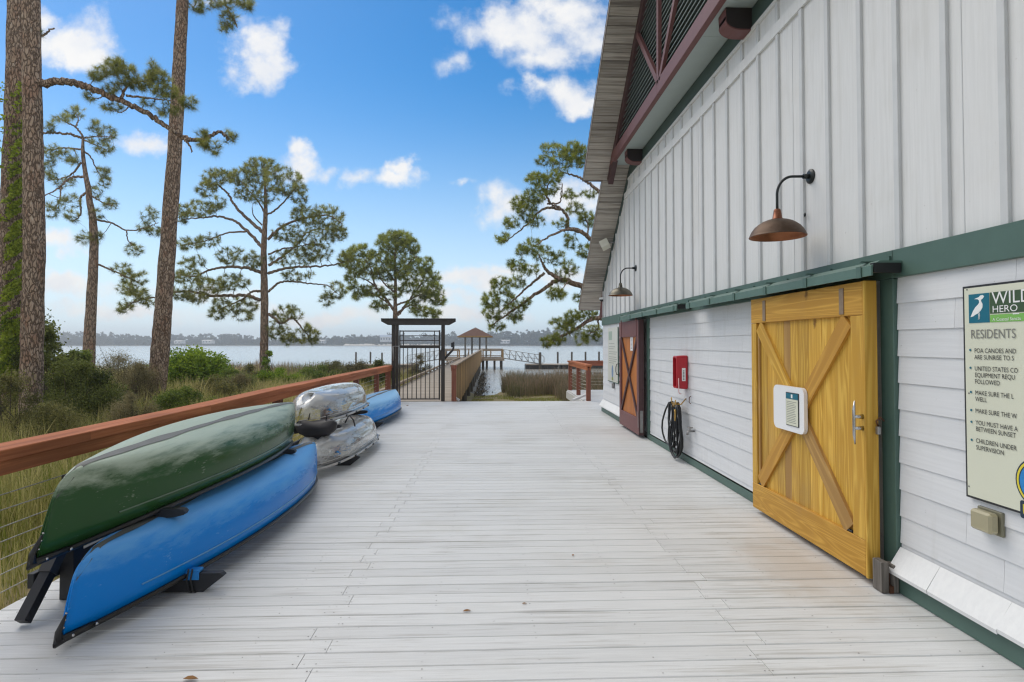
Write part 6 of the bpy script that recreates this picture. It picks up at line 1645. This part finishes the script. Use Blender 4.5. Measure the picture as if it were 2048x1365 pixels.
V = [(x, FY - 10 + 14*math.sin(x*.011) + 8*math.sin(x*.037), -1.0) for x in xs] + [(x, FY + 3 + 14*math.sin(x*.011) + 8*math.sin(x*.037), 1.3 + .5*math.sin(x*.2)) for x in xs]
mb.add(V, [(i, i+1, 31+i, 30+i) for i in range(29)]); tag(mb.build('beach', M['sand']), kind='structure')
M['h_white'] = plain('house_white', (.72,.74,.76), .7, var=.05, scale=.2, bmp=0); M['h_roof'] = plain('house_roof', (.30,.38,.50), .6, var=.1, scale=.2, bmp=0); M['h_roof2'] = plain('house_roof_pale', (.48,.47,.45), .7, var=.1, scale=.2, bmp=0); M['pane'] = plain('dark_pane', (.07,.10,.16), .2, bmp=0)
for (u, v0, w, v1, lbl, rm) in ((776, 670, 32, 683, 'white house with a blue roof above the beach on the far shore', 'h_roof'), (640, 680, 16, 686, 'small white house on the far shore right of the lone pine', 'h_roof2'), (413, 680, 18, 686, 'pair of low white cottages on the far shore left of the lone pine', 'h_roof2'),
                           (355, 681, 14, 686, 'small pale cottage on the far shore beside the leaning trunk', 'h_roof2'), (1010, 680, 18, 686, 'pale house low on the far shore right of the gazebo', 'h_roof2')):
    Yh = FY - 2; p0, p1 = at(u-w/2, v1, Y=Yh), at(u+w/2, v0, Y=Yh); z0, z1 = p0.z - 1.2, p1.z; zm = z0 + (z1-z0)*.70
    hs = thing('shore_house', lbl, 'house', ((p0.x+p1.x)/2, Yh, z0))
    mb = MB(); mb.box(p0.x, p1.x, Yh, Yh+12, z0, zm); mb.build('wall', M['h_white'], hs)
    mb = MB(); mb.prism([(p0.x-.8, Yh-1, zm), (p0.x-.8, Yh+6, z1), (p0.x-.8, Yh+13, zm)], (p1.x-p0.x+1.6, 0, 0)); mb.build('roof', M[rm], hs)
    nwin = max(2, int(w/5))
    for k in range(nwin):
        xa = p0.x + (p1.x-p0.x)*(k+.25)/nwin; xb = p0.x + (p1.x-p0.x)*(k+.75)/nwin
        mb = MB(); mb.box(xa, xb, Yh-.15, Yh-.02, z0+(zm-z0)*.45, z0+(zm-z0)*.82); mb.build('window', M['pane'], hs)

# ------------------------------------------------------------------ air over the water
HAZE = 0.00072
mb = MB(); mb.box(-1300, 1000, -70, 1560, -4.2, 34)
m_ = bpy.data.materials.new('haze'); m_.use_nodes = True; nt = m_.node_tree
for n_ in list(nt.nodes):
    if n_.type != 'OUTPUT_MATERIAL': nt.nodes.remove(n_)
pv = nt.nodes.new('ShaderNodeVolumePrincipled'); pv.inputs['Color'].default_value = (.97,.99,1,1); pv.inputs['Density'].default_value = HAZE; pv.inputs['Anisotropy'].default_value = .5
nt.links.new(pv.outputs[0], nt.nodes['Material Output'].inputs['Volume'])
hz_o = tag(mb.build('haze', m_), kind='stuff')
